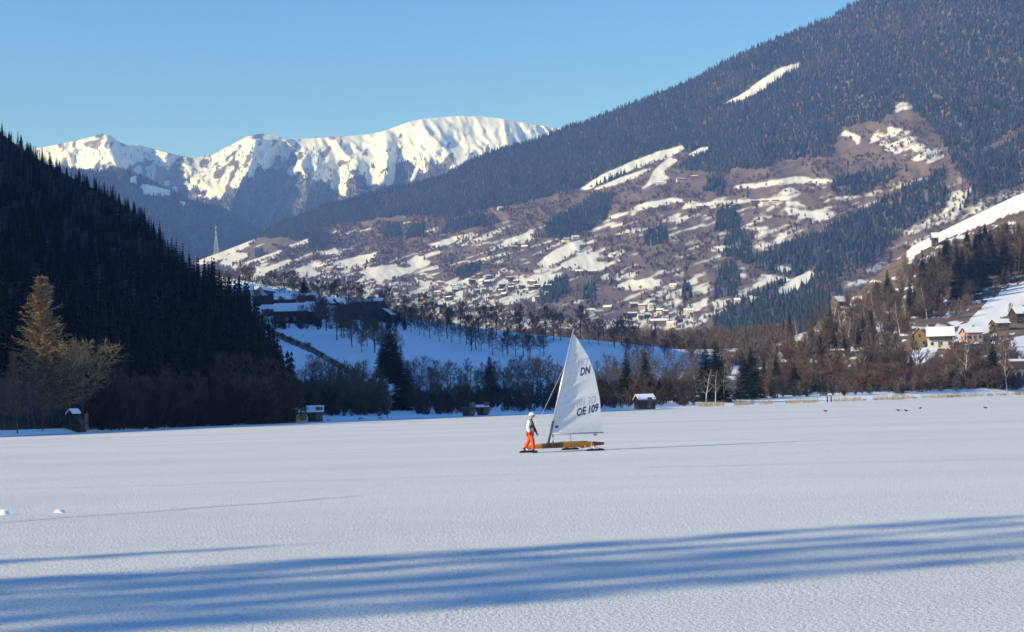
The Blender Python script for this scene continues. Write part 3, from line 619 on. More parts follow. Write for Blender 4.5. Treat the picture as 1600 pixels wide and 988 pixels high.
def bare_tree(seed, H=10.0, spread=.9, trunk_r=.16, limbs=12, up=.55, fine=.026, stems=1):
    """leafless tree: trunk and limbs in one mesh, the twigs in another"""
    r = random.Random(seed); tr = MB(); TV = []; TT = []
    def sliver(p, q, w):
        d = (q - p).normalized(); s = d.cross(Vector((r.random() - .5, r.random() - .5, r.random() - .5))).normalized() * w
        b = len(TV); TV.extend([p - s, p + s, q + s * .4, q - s * .4]); TT.extend([(b, b + 1, b + 2), (b, b + 2, b + 3)])
    def spray(p, d, L, lev):
        """a branchlet with side twigs"""
        n = 3; q = p.copy(); dd = d.copy()
        for k in range(n):
            dd = (dd + Vector((r.gauss(0, .18), r.gauss(0, .18), .10 + r.gauss(0, .10)))).normalized(); q2 = q + dd * L / n
            sliver(q, q2, fine * (1.5 if lev else 1.0) * (1 - .2 * k))
            if lev > 0:
                for j in range(2):
                    a = dd.cross(Vector((r.gauss(0, 1), r.gauss(0, 1), r.gauss(0, 1)))).normalized()
                    spray(q2, (dd * .75 + a * .75).normalized(), L * .52, lev - 1)
            q = q2
    for st in range(stems):
        base = Vector((r.gauss(0, .25), r.gauss(0, .25), 0)) if stems > 1 else Vector((0, 0, 0))
        d = Vector((r.gauss(0, .06) + (base.x * .6 if stems > 1 else 0), r.gauss(0, .06) + (base.y * .6 if stems > 1 else 0), 1)).normalized()
        pts = [base - Vector((0, 0, .4))]; p = base.copy(); hh = H * (1 if st == 0 else .6 + .35 * r.random()); n = 9
        rr = trunk_r * (1 if stems == 1 else .6); rad = [rr * 1.15]
        for k in range(n):
            pts.append(p.copy()); rad.append(rr * (1 - k / n) ** .9 + .012)
            d = (d + Vector((r.gauss(0, .07), r.gauss(0, .07), .08))).normalized(); p = p + d * hh * .96 / n
        pts.append(p); rad.append(.01)
        tr.tube(pts, rad, 6)
        for k in range(max(4, limbs // (1 if stems == 1 else 2))):
            f = .22 + .74 * (k + r.random() * .6) / (limbs // (1 if stems == 1 else 2)); f = min(f, .97)
            i = 1 + f * n; j = int(i); b = pts[j].lerp(pts[min(j + 1, n)], i - j)
            a = k * 2.4 + r.random(); L = H * spread * (.30 * math.sin(math.pi * min(1, .22 + f * .86)) + .07)
            dd = Vector((math.cos(a), math.sin(a), up + .5 * f)).normalized(); q = [b.copy()]; x = b.copy()
            for s in range(4):
                dd = (dd + Vector((r.gauss(0, .14), r.gauss(0, .14), .10 + r.gauss(0, .08)))).normalized(); x = x + dd * L / 4; q.append(x.copy())
                for j2 in range(3):
                    ax = dd.cross(Vector((r.gauss(0, 1), r.gauss(0, 1), r.gauss(0, 1)))).normalized()
                    spray(x, (dd * .7 + ax * .8).normalized(), L * (.34 + .2 * r.random()), 1)
            w = rr * .42 * (1 - f) + .022
            tr.tube(q, [w, w * .8, w * .6, w * .4, w * .2], 4, cap=False)
            spray(x, dd, L * .4, 1)
    return tr, np.array([tuple(v) for v in TV]), np.array(TT)

def spruce_tree(seed, H=14.0, R=2.4, droop=.28, whorls=26, n=9, gap=.0, sparse=False):
    r = random.Random(seed); tr = MB(); tr.tube([(0, 0, -.4), (0, 0, H * .5), (0, 0, H)], [H * .013, H * .008, .012], 6)
    V = []; T = []
    for k in range(whorls):
        f = .05 + .94 * (k / whorls) ** .92; z = H * f; RR = R * ((1 - f) ** .78) * (.82 + .3 * r.random()) + .12
        m = n if f < .8 else max(5, n - 3)
        for j in range(m):
            if sparse and r.random() < .22: continue
            a = 6.283 * (j + .7 * r.random()) / m + k * .7; L = RR * ((.62 + .45 * r.random()) if not sparse else (.35 + .85 * r.random() ** .8)); c, s = math.cos(a), math.sin(a)
            zz = z + r.gauss(0, .12); dr = droop * (.6 + .8 * r.random()) * (1.15 - f * .7)
            def at_(u, off=0.0, lift=0.0):
                return (L * u * c - off * s, L * u * s + off * c, zz + L * (.10 * u - dr * u * u) + lift)
            w = L * .25 + .07
            b = len(V); V.extend([at_(0, 0, .06), at_(.45, w), at_(.45, -w), at_(.8, w * .8), at_(.8, -w * .8), at_(1.02)])
            if not sparse: T.extend([(b, b + 1, b + 2), (b + 1, b + 3, b + 4), (b + 1, b + 4, b + 2), (b + 3, b + 5, b + 4)])
            else:
                b2 = len(V); V.extend([at_(0, .025), at_(0, -.025), at_(1, .012), at_(1, -.012)]); T.extend([(b2, b2 + 1, b2 + 3), (b2, b2 + 3, b2 + 2)])
            for u in ((.3, .5, .68, .85, 1.0) if not sparse else (.25, .4, .52, .64, .75, .86, .95)):          # hanging side twigs
                for sg in (-1, 1):
                    o = sg * (w * (1.5 + r.random()) * (1.15 - u * .5)); b = len(V); h = -L * .08 * (.5 + r.random()) - .06
                    q = .05 if not sparse else .018
                    V.extend([at_(u - q), at_(u + q * .8), at_(u + .12, o, h)]); T.append((b, b + 1, b + 2))
                    if sparse:
                        b = len(V); V.extend([at_(u - q), at_(u + q), at_(u + .03, o * .3, h * 3)]); T.append((b, b + 1, b + 2))
    b = len(V); V.extend([(.07, 0, H * .95), (-.05, .06, H * .95), (-.05, -.06, H * .95), (0, 0, H * 1.03)]); T.extend([(b, b + 1, b + 3), (b + 1, b + 2, b + 3), (b + 2, b, b + 3)])
    return tr, np.array(V), np.array(T)

def larch_tree(seed, H=15.0, R=3.4):
    """leafless larch: level, slightly drooping boughs of uneven reach, each with fine twigs all round"""
    r = random.Random(seed); tr = MB(); V = []; T = []
    tr.tube([(0, 0, -.4), (.05, .03, H * .5), (0, 0, H)], [.20, .12, .015], 7)
    lobe = [.55 + .6 * r.random() for _ in range(60)]
    def sl(p, q, w):
        d = (q - p).normalized(); x = d.cross(Vector((r.gauss(0, 1), r.gauss(0, 1), r.gauss(0, 1)))).normalized() * w
        b = len(V); V.extend([tuple(p - x), tuple(p + x), tuple(q + x * .3), tuple(q - x * .3)]); T.extend([(b, b + 1, b + 2), (b, b + 2, b + 3)])
    for k in range(44):
        f = .10 + .89 * (k / 44) ** .95; z = H * f
        for j in range(6):
            a = k * 1.7 + 6.283 * j / 6 + r.gauss(0, .2); L = (R * (1 - f) ** .72 + .15) * (.35 + .8 * r.random()) * lobe[(int(f * 9) * 6 + j) % 60]
            d = Vector((math.cos(a), math.sin(a), .10 + .5 * f * f)); p = Vector((0, 0, z)); n = 5; pts = [p]
            for s in range(n):
                d = (d + Vector((r.gauss(0, .10), r.gauss(0, .10), -.10 + .09 * s))).normalized(); q = p + d * L / n; sl(p, q, .03 * (1 - s / n) + .012)
                for m_ in range(10):
                    u = p.lerp(q, r.random()); t = Vector((r.gauss(0, 1), r.gauss(0, 1), r.gauss(-.45, .7))).normalized()
                    sl(u, u + (t + d * .5) * (.16 + .30 * r.random()) * (1.15 - .4 * f), .030)
                p = q
    return tr, np.array(V), np.array(T)

PROTO = {}
def proto(kind, gen, H, bark, leaf):
    tr, V, T = gen; PROTO.setdefault(kind, []).append((tr.mesh('trunk', bark, True), mesh_np('crown', V, T, leaf), H))
for s in range(5): proto('spruce', spruce_tree(s, 14, 2.7 + .25 * (s % 3), .28, 36, 13), 14, M['bark'], M['spruce'] if s % 2 else M['spruce_b'])
for s in range(3): proto('slim_spruce', spruce_tree(20 + s, 14, 1.9, .34, 34, 11), 14, M['bark'], M['spruce'])
for s in range(2): proto('larch', larch_tree(40 + s, 15, 4.0), 15, M['larch_bark'], M['larch'])
for s in range(4): proto('bare_tree', bare_tree(60 + s, 10, .95, .13, 13), 10, M['bark'], M['twigs'])
for s in range(4): proto('far_tree', bare_tree(160 + s, 10, .85, .16, 14, .6, .045), 10, M['bark'], M['twigs'])
for s in range(3): proto('slender_tree', bare_tree(70 + s, 10, .55, .10, 12, .9), 10, M['bark'], M['twigs'])
for s in range(3): proto('warm_tree', bare_tree(80 + s, 10, .85, .12, 13), 10, M['bark'], M['twigs_w'])
for s in range(2): proto('birch', bare_tree(90 + s, 10, .6, .13, 12, .8), 10, M['birch'], M['twigs_w'])
for s in range(3): proto('bush', bare_tree(100 + s, 5, 1.1, .09, 12, .7, .022, 5), 5, M['bark'], M['twigs_r'] if s else M['twigs'])
for s in range(2): proto('sun_tinted_tree', bare_tree(120 + s, 10, 1.1, .13, 16, .5, .034), 10, M['larch_bark'], M['twigs_sun'])
proto('straw_bush', bare_tree(110, 4, 1.1, .07, 12, .8, .022, 5), 4, M['bark'], M['twigs_y'])

def plant(kind, P, h, name, label, cat='tree', group=None, wide=1.0):
    tm, cm, H = random.choice(PROTO[kind]); s = h / H
    o = empty(name, P, random.random() * 6.28, s); o.scale = (s * wide, s * wide, s)
    link('trunk', tm, o); link('crown', cm, o)
    return tag(o, label, cat, group)

def on(slope, px, py, top, kind, name, label, cat='tree', group=None, wide=1.0):
    P = slope.at(px, py); P.z -= .15
    return plant(kind, P, (py - top) / F * P.y, name, label, cat, group, wide)

R = random.Random(3)
MARKS = {'bare trees along the shaded left shore': [(190, 'right of the dark boathouse'), (260, 'left of the middle'), (330, 'in the middle'), (400, 'right of the middle'), (9999, 'next to the yellow hut')],
         'spruces low on the shaded hillside': [(230, 'right of the larch'), (330, 'in the middle'), (400, 'left of the village'), (9999, 'above the yellow hut')],
         'thicket trees on the left shore': [(20, 'at the left edge'), (70, 'under the tall larch'), (110, 'left of the boathouse'), (9999, 'behind the boathouse')],
         'spruce stand at the right edge': [(1480, 'above the white chalet'), (1525, 'above the salmon house'), (1570, 'above the snowy slope'), (9999, 'cut by the picture edge')],
         'bare trees in the right spruce stand': [(1480, 'above the white chalet'), (1525, 'above the salmon house'), (1570, 'above the snowy slope'), (9999, 'cut by the picture edge')],
         'spruces on the crest of the left hill': [(60, 'at the left edge'), (140, 'below the first snowy peak'), (220, 'left of the blue ridge'), (300, 'left of the radio mast'), (370, 'right of the radio mast'), (9999, 'beside the village')],
         'scattered spruces on the sunny slope': [(1290, 'near the blue forest'), (1360, 'around the ochre hut'), (1410, 'high on the slope'), (9999, 'near the red roof')],
'brush along the right shore': [(1262, 'beside the broad young spruce'), (1335, 'behind the two dark posts'), (1440, 'behind the group of crows'), (1500, 'below the white chalet'), (1540, 'below the salmon house'), (9999, 'near the right edge')],
         'trees behind the right shore brush': [(1262, 'above the broad young spruce'), (1335, 'around the ochre hut'), (1440, 'left of the chalets'), (1500, 'under the white chalet'), (1540, 'under the salmon house'), (9999, 'near the right edge')],
         'bare trees on the sunny slope': [(1300, 'far left of the chalets'), (1360, 'around the ochre hut'), (1410, 'left of the wooden pole'), (9999, 'just above the red roof')],
         'shore wood behind the sail': [(700, 'right of the big spruce'), (760, 'above the long low boathouse'), (830, 'left of the person'), (890, 'between person and sail'), (9999, 'hidden by the sail')],
         'shore wood right of the sail': [(985, 'next to the sail'), (1030, 'above the timber boathouse'), (9999, 'left of the spruce pair')],
         'thicket behind the boat huts': [(500, 'directly above the huts'), (555, 'around the small spruce tip'), (9999, 'left of the big spruce')],
         'trees behind the village houses': [(400, 'by the cream house'), (470, 'above the long farmhouse'), (545, 'by the small houses'), (9999, 'by the large barn')],
         'tree row along the meadow crest': [(700, 'next to the large barn'), (780, 'left of centre'), (860, 'above the person'), (920, 'at the mast top'), (9999, 'right of the sail')],
         'orchard trees on the meadow': [(700, 'left part'), (770, 'middle part'), (9999, 'right part')],
         'trees below the village barns': [(520, 'below the farmhouse'), (570, 'below the small houses'), (9999, 'below the large barn')],
         'trees on the meadow rim': [(1030, 'near the sail'), (9999, 'near the spruce pair')]}
def where(px, label, group, h=0, lo=0, hi=1):
    for x, t in MARKS.get(group, []):
        if px < x:
            z = 'taller ' if h > (lo + hi) / 2 else 'shorter '
            lb = z + ('spruce' if 'spruce' in label.split(' in ')[0].split(' inside ')[0].split(' behind ')[0].split(' below ')[0].split(' above ')[0] and 'leafless' not in label else 'leafless shrub' if 'shrub' in label else 'leafless tree') + ' among the ' + group + ', ' + t
            if len(lb.split()) > 16: lb = lb[len(z):]
            return lb, 'tree' if 'shrub' not in label else 'shrub', group
    return label, 'tree' if 'shrub' not in label else 'shrub', group
# left shore: larch and thicket in the last sun
def shore_at(px, back=2.0, z=.25):
    m = (px - CX) / F; d = float(d_shore(np.array([m]))[0]) + back; return Vector((m * d, d, z))
def on_shore(px, back, hpx, kind, name, label, cat='tree', group=None, wide=1.0):
    sl = spur if px < 458 else hills
    P = shore_at(px, back); m = np.array([P.x / P.y])
    e = np.linspace(float(sl.bot(m)[0]), float(sl.top(m)[0]), 400); d = sl.depth(np.full(400, m[0]), e)      # ground height at that distance
    P.z = float(np.interp(P.y, d, CAM_H + e * d)) - .1; P.z = max(P.z, .0)
    return plant(kind, P, hpx / F * P.y, name, label, cat, group, wide)
on_shore(64, 9, 232, 'larch', 'larch_tree', 'tall golden brown larch catching the sun on the left shore', wide=1.35)
on_shore(18, 12, 110, 'larch', 'larch_tree', 'smaller brown larch at the left edge beside the tall one')
on_shore(128, 5, 140, 'sun_tinted_tree', 'round_bare_tree', 'round leafless tree right of the tall golden larch', wide=1.35)
on_shore(100, 7, 120, 'sun_tinted_tree', 'round_bare_tree', 'leafless tree between the golden larch and the round tree', wide=1.2)
for k in range(17):
    px = -25 + k * 9.5 + R.uniform(-4, 4); hh = R.uniform(60, 112); on_shore(px, R.uniform(2, 10), hh, R.choice(['warm_tree', 'slender_tree']), 'bare_tree', *where(px, 'thin leafless tree', 'thicket trees on the left shore', hh, 60, 112))
for k in range(52):
    px = 150 + k * 5.9 + R.uniform(-4, 4); b = R.uniform(1.5, 14)
    hh = R.uniform(45, 95); on_shore(px, b, hh * (1 - .25 * (px > 420)), R.choice(['bare_tree', 'slender_tree', 'slender_tree']), 'bare_tree', *where(px, 'dark leafless tree', 'bare trees along the shaded left shore', hh, 45, 95))
for k in range(22):
    px = 160 + k * 13.5 + R.uniform(-6, 6); hh = R.uniform(90, 130); on_shore(px, R.uniform(12, 34), hh * (1 - .35 * (k > 16)), 'spruce', 'spruce_tree', *where(px, 'dark spruce', 'spruces low on the shaded hillside', hh, 90, 130), .85)
# skyline of the spur
sky_pts = [(-20, 210), (3, 190), (14, 205), (33, 208), (48, 222), (66, 228), (78, 236), (93, 248), (104, 258), (124, 262), (136, 270), (150, 276), (163, 280), (176, 290), (186, 300), (200, 306), (210, 312), (222, 322), (233, 334), (240, 345), (250, 358), (258, 372), (272, 382), (282, 398), (296, 408), (310, 412), (322, 418), (334, 422), (346, 430), (357, 440), (368, 452), (380, 462), (390, 480), (398, 498), (408, 515), (416, 535), (426, 552), (436, 570), (446, 590), (454, 606)]
for px, ty in sky_pts:
    m, e = me(px, ty); gy = float(np.interp(px, [p[0] for p in TOP_F], [p[1] for p in TOP_F]))
    on(spur, px, gy + 2, ty, 'slim_spruce' if R.random() < .3 else 'spruce', 'spruce_tree', *where(px, 'spruce', 'spruces on the crest of the left hill', gy - ty, 14, 24), .9)

# village hill ---------------------------------------------------------
def rowtrees(n, x0, x1, yf, hlo, hhi, kinds, name, label, group, jx=6, jy=4, slope=None, wide=1.0):
    for k in range(n):
        px = x0 + (x1 - x0) * (k + .5) / n + R.uniform(-jx, jx); py = yf(px) + R.uniform(-jy, jy)
        hh = R.uniform(hlo, hhi); on(slope or hills, px, py, py - hh, R.choice(kinds), name, *where(px, label, group, hh, hlo, hhi), wide)
yl = lambda pts: (lambda x: float(np.interp(x, [p[0] for p in pts], [p[1] for p in pts])))
BT = ['bare_tree', 'bare_tree', 'slender_tree']
FT = ['far_tree']
rowtrees(26, 322, 620, yl([(322, 452), (400, 456), (480, 468), (560, 476), (620, 492)]), 26, 46, FT, 'bare_tree', 'dark leafless tree behind the shaded village roofs', 'trees behind the village houses')
rowtrees(30, 625, 1000, yl([(625, 502), (700, 512), (800, 524), (900, 534), (1000, 542)]), 34, 62, FT, 'hedgerow_tree', 'leafless tree in the row along the meadow crest', 'tree row along the meadow crest', 5, 5)
rowtrees(26, 640, 850, yl([(640, 520), (700, 535), (760, 548), (850, 562)]), 30, 54, FT, 'orchard_tree', 'leafless orchard tree in the middle of the blue meadow', 'orchard trees on the meadow', 6, 6)
rowtrees(10, 400, 470, yl([(400, 482), (470, 496)]), 22, 38, FT, 'bare_tree', 'dark leafless tree between the left village houses', 'trees between the village houses')
rowtrees(12, 530, 640, yl([(530, 500), (640, 508)]), 26, 46, FT, 'bare_tree', 'dark leafless tree in front of the large barn', 'trees in front of the large barn')
rowtrees(22, 470, 618, yl([(470, 506), (520, 520), (570, 545), (618, 560)]), 34, 58, FT, 'orchard_tree', 'leafless tree below the village barns', 'trees below the village barns', 6, 9)
rowtrees(14, 960, 1100, yl([(960, 552), (1100, 560)]), 26, 44, FT, 'hedgerow_tree', 'leafless tree on the lit rim of the meadow', 'trees on the meadow rim', 5, 8)
rowtrees(16, 405, 560, yl([(395, 503), (430, 525), (490, 551), (545, 583), (560, 592)]), 8, 14, ['bush'], 'hedge_shrub', 'low shrub on the earth bank beside the lane', 'shrubs along the lane bank', 4, 1)
# thickets on the shaded shore
rowtrees(30, 462, 604, yl([(462, 628), (520, 632), (604, 640)]), 45, 88, BT, 'bare_tree', 'dark leafless tree in the thicket behind the small boat huts', 'thicket behind the boat huts', 5, 16)
rowtrees(52, 645, 930, yl([(645, 630), (800, 626), (930, 622)]), 42, 74, BT, 'bare_tree', 'dark leafless tree in the shore wood behind the sail', 'shore wood behind the sail', 5, 14)
rowtrees(34, 935, 1100, yl([(935, 622), (1100, 616)]), 42, 72, BT + ['warm_tree'], 'bare_tree', 'dark leafless tree in the shore wood right of the sail', 'shore wood right of the sail', 5, 12)
for px, by, ty, k, lab in [(608, 592, 506, 'spruce', 'dark spruce standing on the meadow above the big shore spruce'), (618, 600, 525, 'spruce', 'dark spruce between the meadow spruce and the big shore spruce'), (598, 590, 530, 'spruce', 'lower dark spruce at the left of the meadow clump'), (638, 634, 560, 'spruce', 'dark spruce close behind the big shore spruce'), (628, 641, 540, 'spruce', 'big dark spruce on the shore left of the long boathouse'), (766, 628, 556, 'spruce', 'pointed dark spruce rising from the shore wood left of the sail'),
                           (532, 612, 566, 'spruce', 'small spruce tip above the thicket by the boat huts'), (980, 622, 545, 'spruce', 'dark spruce in the shade right of the sail'), (1010, 620, 548, 'spruce', 'second dark spruce in the shade right of the sail'),
                           (476, 470, 432, 'spruce', 'dark spruce behind the village roofs'), (700, 470, 452, 'spruce', 'small dark spruce at the village barn')]:
    on(hills, px, by, ty, k, 'spruce_tree', lab, wide=1.35)
# sunny right shore
for px, by, ty, w, lab in [(1104, 628, 528, 1.0, 'tall green spruce, left one of the pair behind the birches'), (1121, 628, 530, 1.1, 'tall green spruce, right one of the pair behind the birches'), (1163, 624, 548, .95, 'green spruce, left one of the two beside the snowy clearing'), (1175, 622, 540, 1.15, 'green spruce, right one of the two beside the snowy clearing'),
                           (1214, 615, 552, .9, 'slim spruce half hidden in the red brown brush'), (1242, 617, 564, 1.2, 'broad young spruce at the shore in front of the brush'), (1553, 606, 535, 1.0, 'dark spruce in front of the houses on the right shore')]:
    on(hills, px, by, ty, 'spruce', 'spruce_tree', lab, wide=w * 1.3)
for px, by, ty, lab in [(1103, 630, 570, 'white stemmed birch in front of the left tall spruce'), (1118, 630, 572, 'white stemmed birch between the two tall spruces'), (1132, 629, 566, 'white stemmed birch right of the two tall spruces'), (1210, 614, 560, 'birch beside the snowy clearing'), (1508, 600, 528, 'tall pale forked birch below the chalet'), (1573, 610, 540, 'thin leaning birch at the right shore')]:
    on(hills, px, by, ty, 'birch', 'birch_tree', lab)
rowtrees(70, 1186, 1600, yl([(1186, 612), (1300, 606), (1450, 603), (1600, 600)]), 18, 40, ['bush', 'bush', 'bush', 'bush', 'bush', 'bush', 'straw_bush'], 'shrub', 'leafless red brown shrub in the brush along the right shore', 'brush along the right shore', 5, 10, wide=1.2)
rowtrees(26, 1190, 1600, yl([(1190, 590), (1300, 580), (1450, 588), (1600, 582)]), 28, 50, ['warm_tree', 'bush'], 'bare_tree', 'leafless tree behind the shore brush on the right', 'trees behind the right shore brush', 6, 12)
rowtrees(34, 1235, 1450, yl([(1250, 552), (1300, 535), (1380, 510), (1450, 495)]), 34, 62, ['warm_tree', 'slender_tree', 'warm_tree', 'birch'], 'bare_tree', 'leafless tree on the sunny slope left of the chalets', 'bare trees on the sunny slope', 6, 22)
for px, by, ty in [(1299, 545, 478), (1308, 540, 500), (1350, 540, 488), (1342, 543, 505), (1324, 480, 452), (1270, 500, 470), (1388, 470, 420), (1394, 480, 440), (1422, 492, 438), (1430, 494, 445), (1234, 520, 480), (1225, 525, 492), (1373, 548, 530), (1428, 545, 520), (1465, 524, 508), (1483, 520, 503), (1194, 588, 556), (1206, 585, 548), (1258, 560, 528), (1284, 562, 520), (1362, 520, 482), (1405, 505, 462), (1320, 556, 522)]:
    on(hills, px, by, ty, 'spruce', 'spruce_tree', *where(px, 'spruce', 'scattered spruces on the sunny slope', by - ty, 20, 70), .95)
for k in range(96):
    px = R.uniform(1442, 1640); lo = np.interp(px, [1442, 1500, 1560, 1640], [488, 476, 448, 425]); hi = np.interp(px, [1442, 1500, 1560, 1640], [440, 405, 385, 350])
    py = R.uniform(hi, lo); kind = R.choice(['spruce', 'spruce', 'spruce', 'slim_spruce', 'warm_tree'])
    hh = min(R.uniform(62, 86), py - float(np.interp(px, [1442, 1480, 1540, 1600, 1640], [392, 368, 348, 336, 322])) - R.uniform(0, 14)); sp_ = 'spruce' in kind; on(hills, px, py, py - hh, kind, 'spruce_tree' if sp_ else 'bare_tree', *where(px, 'spruce' if sp_ else 'leafless tree', 'spruce stand at the right edge' if sp_ else 'bare trees in the right spruce stand', hh, 62, 86), 1.1)
# tall trees on the near shore, left of the view, whose shadows lie across the foreground
bank = MB(); bank.box((-66, 4, -.2), (20, 22, .5)); tag(bank.build('near_shore_bank', M['snow']), kind='structure')
sd = Vector((math.cos(SUN_AZ), math.sin(SUN_AZ), 0)); sn = Vector((-math.sin(SUN_AZ), math.cos(SUN_AZ), 0))
for u, v, h, kind, w, lab in [(-52, 17.3, 32, 'slim_spruce', .46, 'tall spruce on the near left bank, nearest to the viewer'), (-56, 18.5, 35, 'slim_spruce', .27, 'tall spruce on the near left bank, second from the viewer'), (-54, 19.9, 35, 'slim_spruce', .36, 'tall spruce in the middle of the near left bank row'), (-58, 21.2, 37, 'slim_spruce', .28, 'tall spruce on the near left bank, second from the far end'),
                              (-53, 22.5, 34, 'slim_spruce', .40, 'tall narrow spruce on the near left bank, far end of the row'), (-60, 19.2, 38, 'slender_tree', .28, 'leafless tree behind the near left bank row'), (-50, 25.9, 22.8, 'slim_spruce', .9, 'shorter spruce apart from the near left bank row')]:
    P = sd * u + sn * v; P.z = .25; plant(kind, P, h, 'spruce_tree' if 'spruce' in kind else 'bare_tree', lab, wide=w)
# dry reeds along the sunny shore
V = []; T = []; C = []
for k in range(5200):
    px = R.uniform(1085, 1640); back = R.gauss(1.2, 1.6); p = shore_at(px, max(-.4, back), .0)
    if vnoise(np.array([px / 14]), np.array([1.0]), 5)[0] < .38: continue
    h = R.uniform(.35, 1.0); a = R.random() * 6.28; w = .03; b = len(V); lx, ly = R.gauss(0, .16), R.gauss(0, .16); p.z = .05 + max(0, back) * .12
    V += [(p.x - w * math.cos(a), p.y - w * math.sin(a), p.z), (p.x + w * math.cos(a), p.y + w * math.sin(a), p.z), (p.x + lx, p.y + ly, p.z + h)]; T.append((b, b + 1, b + 2)); c = .7 + .6 * R.random(); C += [(.40 * c, .30 * c, .16 * c)] * 3
tag(link('dry_reeds', mesh_np('dry_reeds', V, T, M['twig'], col=np.array(C))), 'straw coloured dry reeds fringing the sunny right shore', 'reeds', kind='stuff')

# ------------------------------------------------------------------ houses
def house(name, P, rz, w, l, h, pitch, wall, roof, label, snow=.9, over=.5, windows=3, floors=1, cat='house', group=None, chimney=True, door=True, balcony=False, gable_mat=None):
    """w along the ridge (local x), l across; windows on the two long sides and the gables"""
    o = empty(name, P, rz); b = MB(); x, y = w / 2, l / 2; rh = y * pitch
    b.add([(-x, -y, -1.5), (x, -y, -1.5), (x, y, -1.5), (-x, y, -1.5), (-x, -y, h), (x, -y, h), (x, y, h), (-x, y, h), (-x, 0, h + rh), (x, 0, h + rh)],
          [(0, 1, 5, 4), (2, 3, 7, 6), (1, 2, 6, 9, 5), (3, 0, 4, 8, 7), (0, 3, 2, 1)])
    b.build('wall', M[wall], o)
    if gable_mat:
        for sx in (-1, 1):
            g = MB(); X = sx * (x + .03); g.add([(X, -y * .98, h), (X, y * .98, h), (X, 0, h + rh * .98)], [(0, 1, 2)]); g.build('gable', M[gable_mat], o)
    sl = math.hypot(y, rh); t = .18; dy, dz = y / sl, rh / sl
    r_ = MB()
    for s in (-1, 1):
        e = over; A = (0, h + rh + .04); B = (s * (y + e * dy), h - e * dz + .04)
        V = []
        for X in (-x - over, x + over):
            for (yy, zz) in (A, B): V += [(X, yy, zz), (X, yy, zz + t)]
        r_.add(V, [(0, 1, 3, 2), (4, 6, 7, 5), (0, 4, 5, 1), (2, 3, 7, 6), (0, 2, 6, 4), (1, 5, 7, 3)])
    ro = r_.build('roof', M[roof], o)
    if snow:
        s_ = MB()
        for s in (-1, 1):
            f = snow if s < 0 else min(1, snow + .08); A = (s * .02, h + rh + .05 + t); B = (s * (y + over * dy) * f, h + rh - (rh + over * dz) * f + .05 + t); V = []
            for X in (-x - over * .95, x + over * .95):
                for (yy, zz) in (A, B): V += [(X, yy, zz), (X, yy, zz + .16)]
            s_.add(V, [(0, 1, 3, 2), (4, 6, 7, 5), (0, 4, 5, 1), (2, 3, 7, 6), (0, 2, 6, 4), (1, 5, 7, 3)])
        s_.build('snow_cover', M['snow'], ro)
    if chimney:
        c = MB(); c.box((w * .2, l * .1, h + rh + .35), (.35, .35, .8)); c.build('chimney', M['stone'], ro)
    for s in (-1, 1):
        for fl in range(floors):
            for k in range(windows):
                wx = -x + w * (k + .5) / windows; zz = 1.3 + fl * 2.6
                if zz + .6 > h: continue
                q = MB(); q.box((wx, s * (y + .03), zz), (.5, .05, .6)); wi = q.build('window', M['glass'], o)
                q = MB(); q.box((wx, s * (y + .04), zz - .68), (.6, .09, .05)); q.build('sill', M['white_wall'], wi)
        for fl in range(floors + 1):
            zz = 1.3 + fl * 2.6
            for k in ((-.25, .25) if fl < floors else (0,)):
                if zz > h + rh * .55 or windows == 0: continue
                q = MB(); q.box((s * (x + .05), k * l, zz), (.05, .45, .6)); q.build('window', M['glass'], o)
    if door:
        q = MB(); q.box((-x * .3 + .9, -(y + .05), .95), (.45, .05, .95)); q.build('door', M['wood'], o)
    if balcony:
        q = MB(); q.box((0, -(y + .55), 2.75), (x * .9, .55, .06))
        q.box((0, -(y + 1.05), 3.2), (x * .9, .04, .4)); q.build('balcony', M['wood_dark'], o)
    return tag(o, label, cat, group)

def H_(px, py, wpx, rz, l, h, pitch, wall, roof, label, slope=hills, **k):
    P = slope.at(px, py); w = wpx / F * P.y / max(.55, abs(math.cos(rz)))
    return house(k.pop('name', 'village_house'), P, rz, w, l, h, pitch, wall, roof, label, **k)
# the shaded village above the meadow
H_(377, 470, 36, .1, 8, 4.4, .7, 'cream', 'roof_dark', 'cream house with snowy roof at the left end of the village', floors=1, snow=.95)
H_(416, 476, 22, 1.3, 8, 3.6, 1.0, 'wood_dark', 'roof_dark', 'dark chalet with pale gable left in the village', gable_mat='white_wall', snow=.35)
H_(446, 482, 32, .15, 8, 3.2, .8, 'wood_dark', 'roof_dark', 'dark house with snowy roof behind the long farmhouse', snow=.85)
H_(421, 493, 22, .1, 6, 2.4, .6, 'wood', 'roof_dark', 'low snow covered shed left of the long farmhouse', snow=1.0, windows=1, chimney=False)
H_(455, 504, 48, .12, 9, 4.0, .75, 'wood_dark', 'roof_dark', 'long dark farmhouse with broad snowy roof in the village', snow=.92, windows=4)
H_(490, 505, 22, .2, 10, 4.2, .8, 'wood_dark', 'roof_dark', 'snow roofed barn joined to the long farmhouse on its right', snow=.95, windows=2)
H_(480, 481, 24, .1, 8, 3.0, .8, 'cream', 'roof_red', 'house with bare red tiled roof behind the farmhouse', snow=.3)
H_(514, 490, 14, .9, 7, 3.6, .9, 'white_wall', 'roof_dark', 'small pale house between the farmhouse and the big barn, left one', snow=.8, windows=2)
H_(532, 491, 14, .8, 7, 3.4, .9, 'wood', 'roof_dark', 'small brown house between the farmhouse and the big barn, right one', snow=.8, windows=2)
H_(574, 500, 50, -.2, 13, 3.2, .85, 'wood_dark', 'roof_dark', 'very large dark barn with steep roof at the right end of the village', snow=.22, windows=3)
H_(603, 503, 13, 1.25, 7, 2.8, .7, 'wood_dark', 'roof_dark', 'snow roofed annex in front of the large barn', snow=1.0, windows=1, chimney=False)
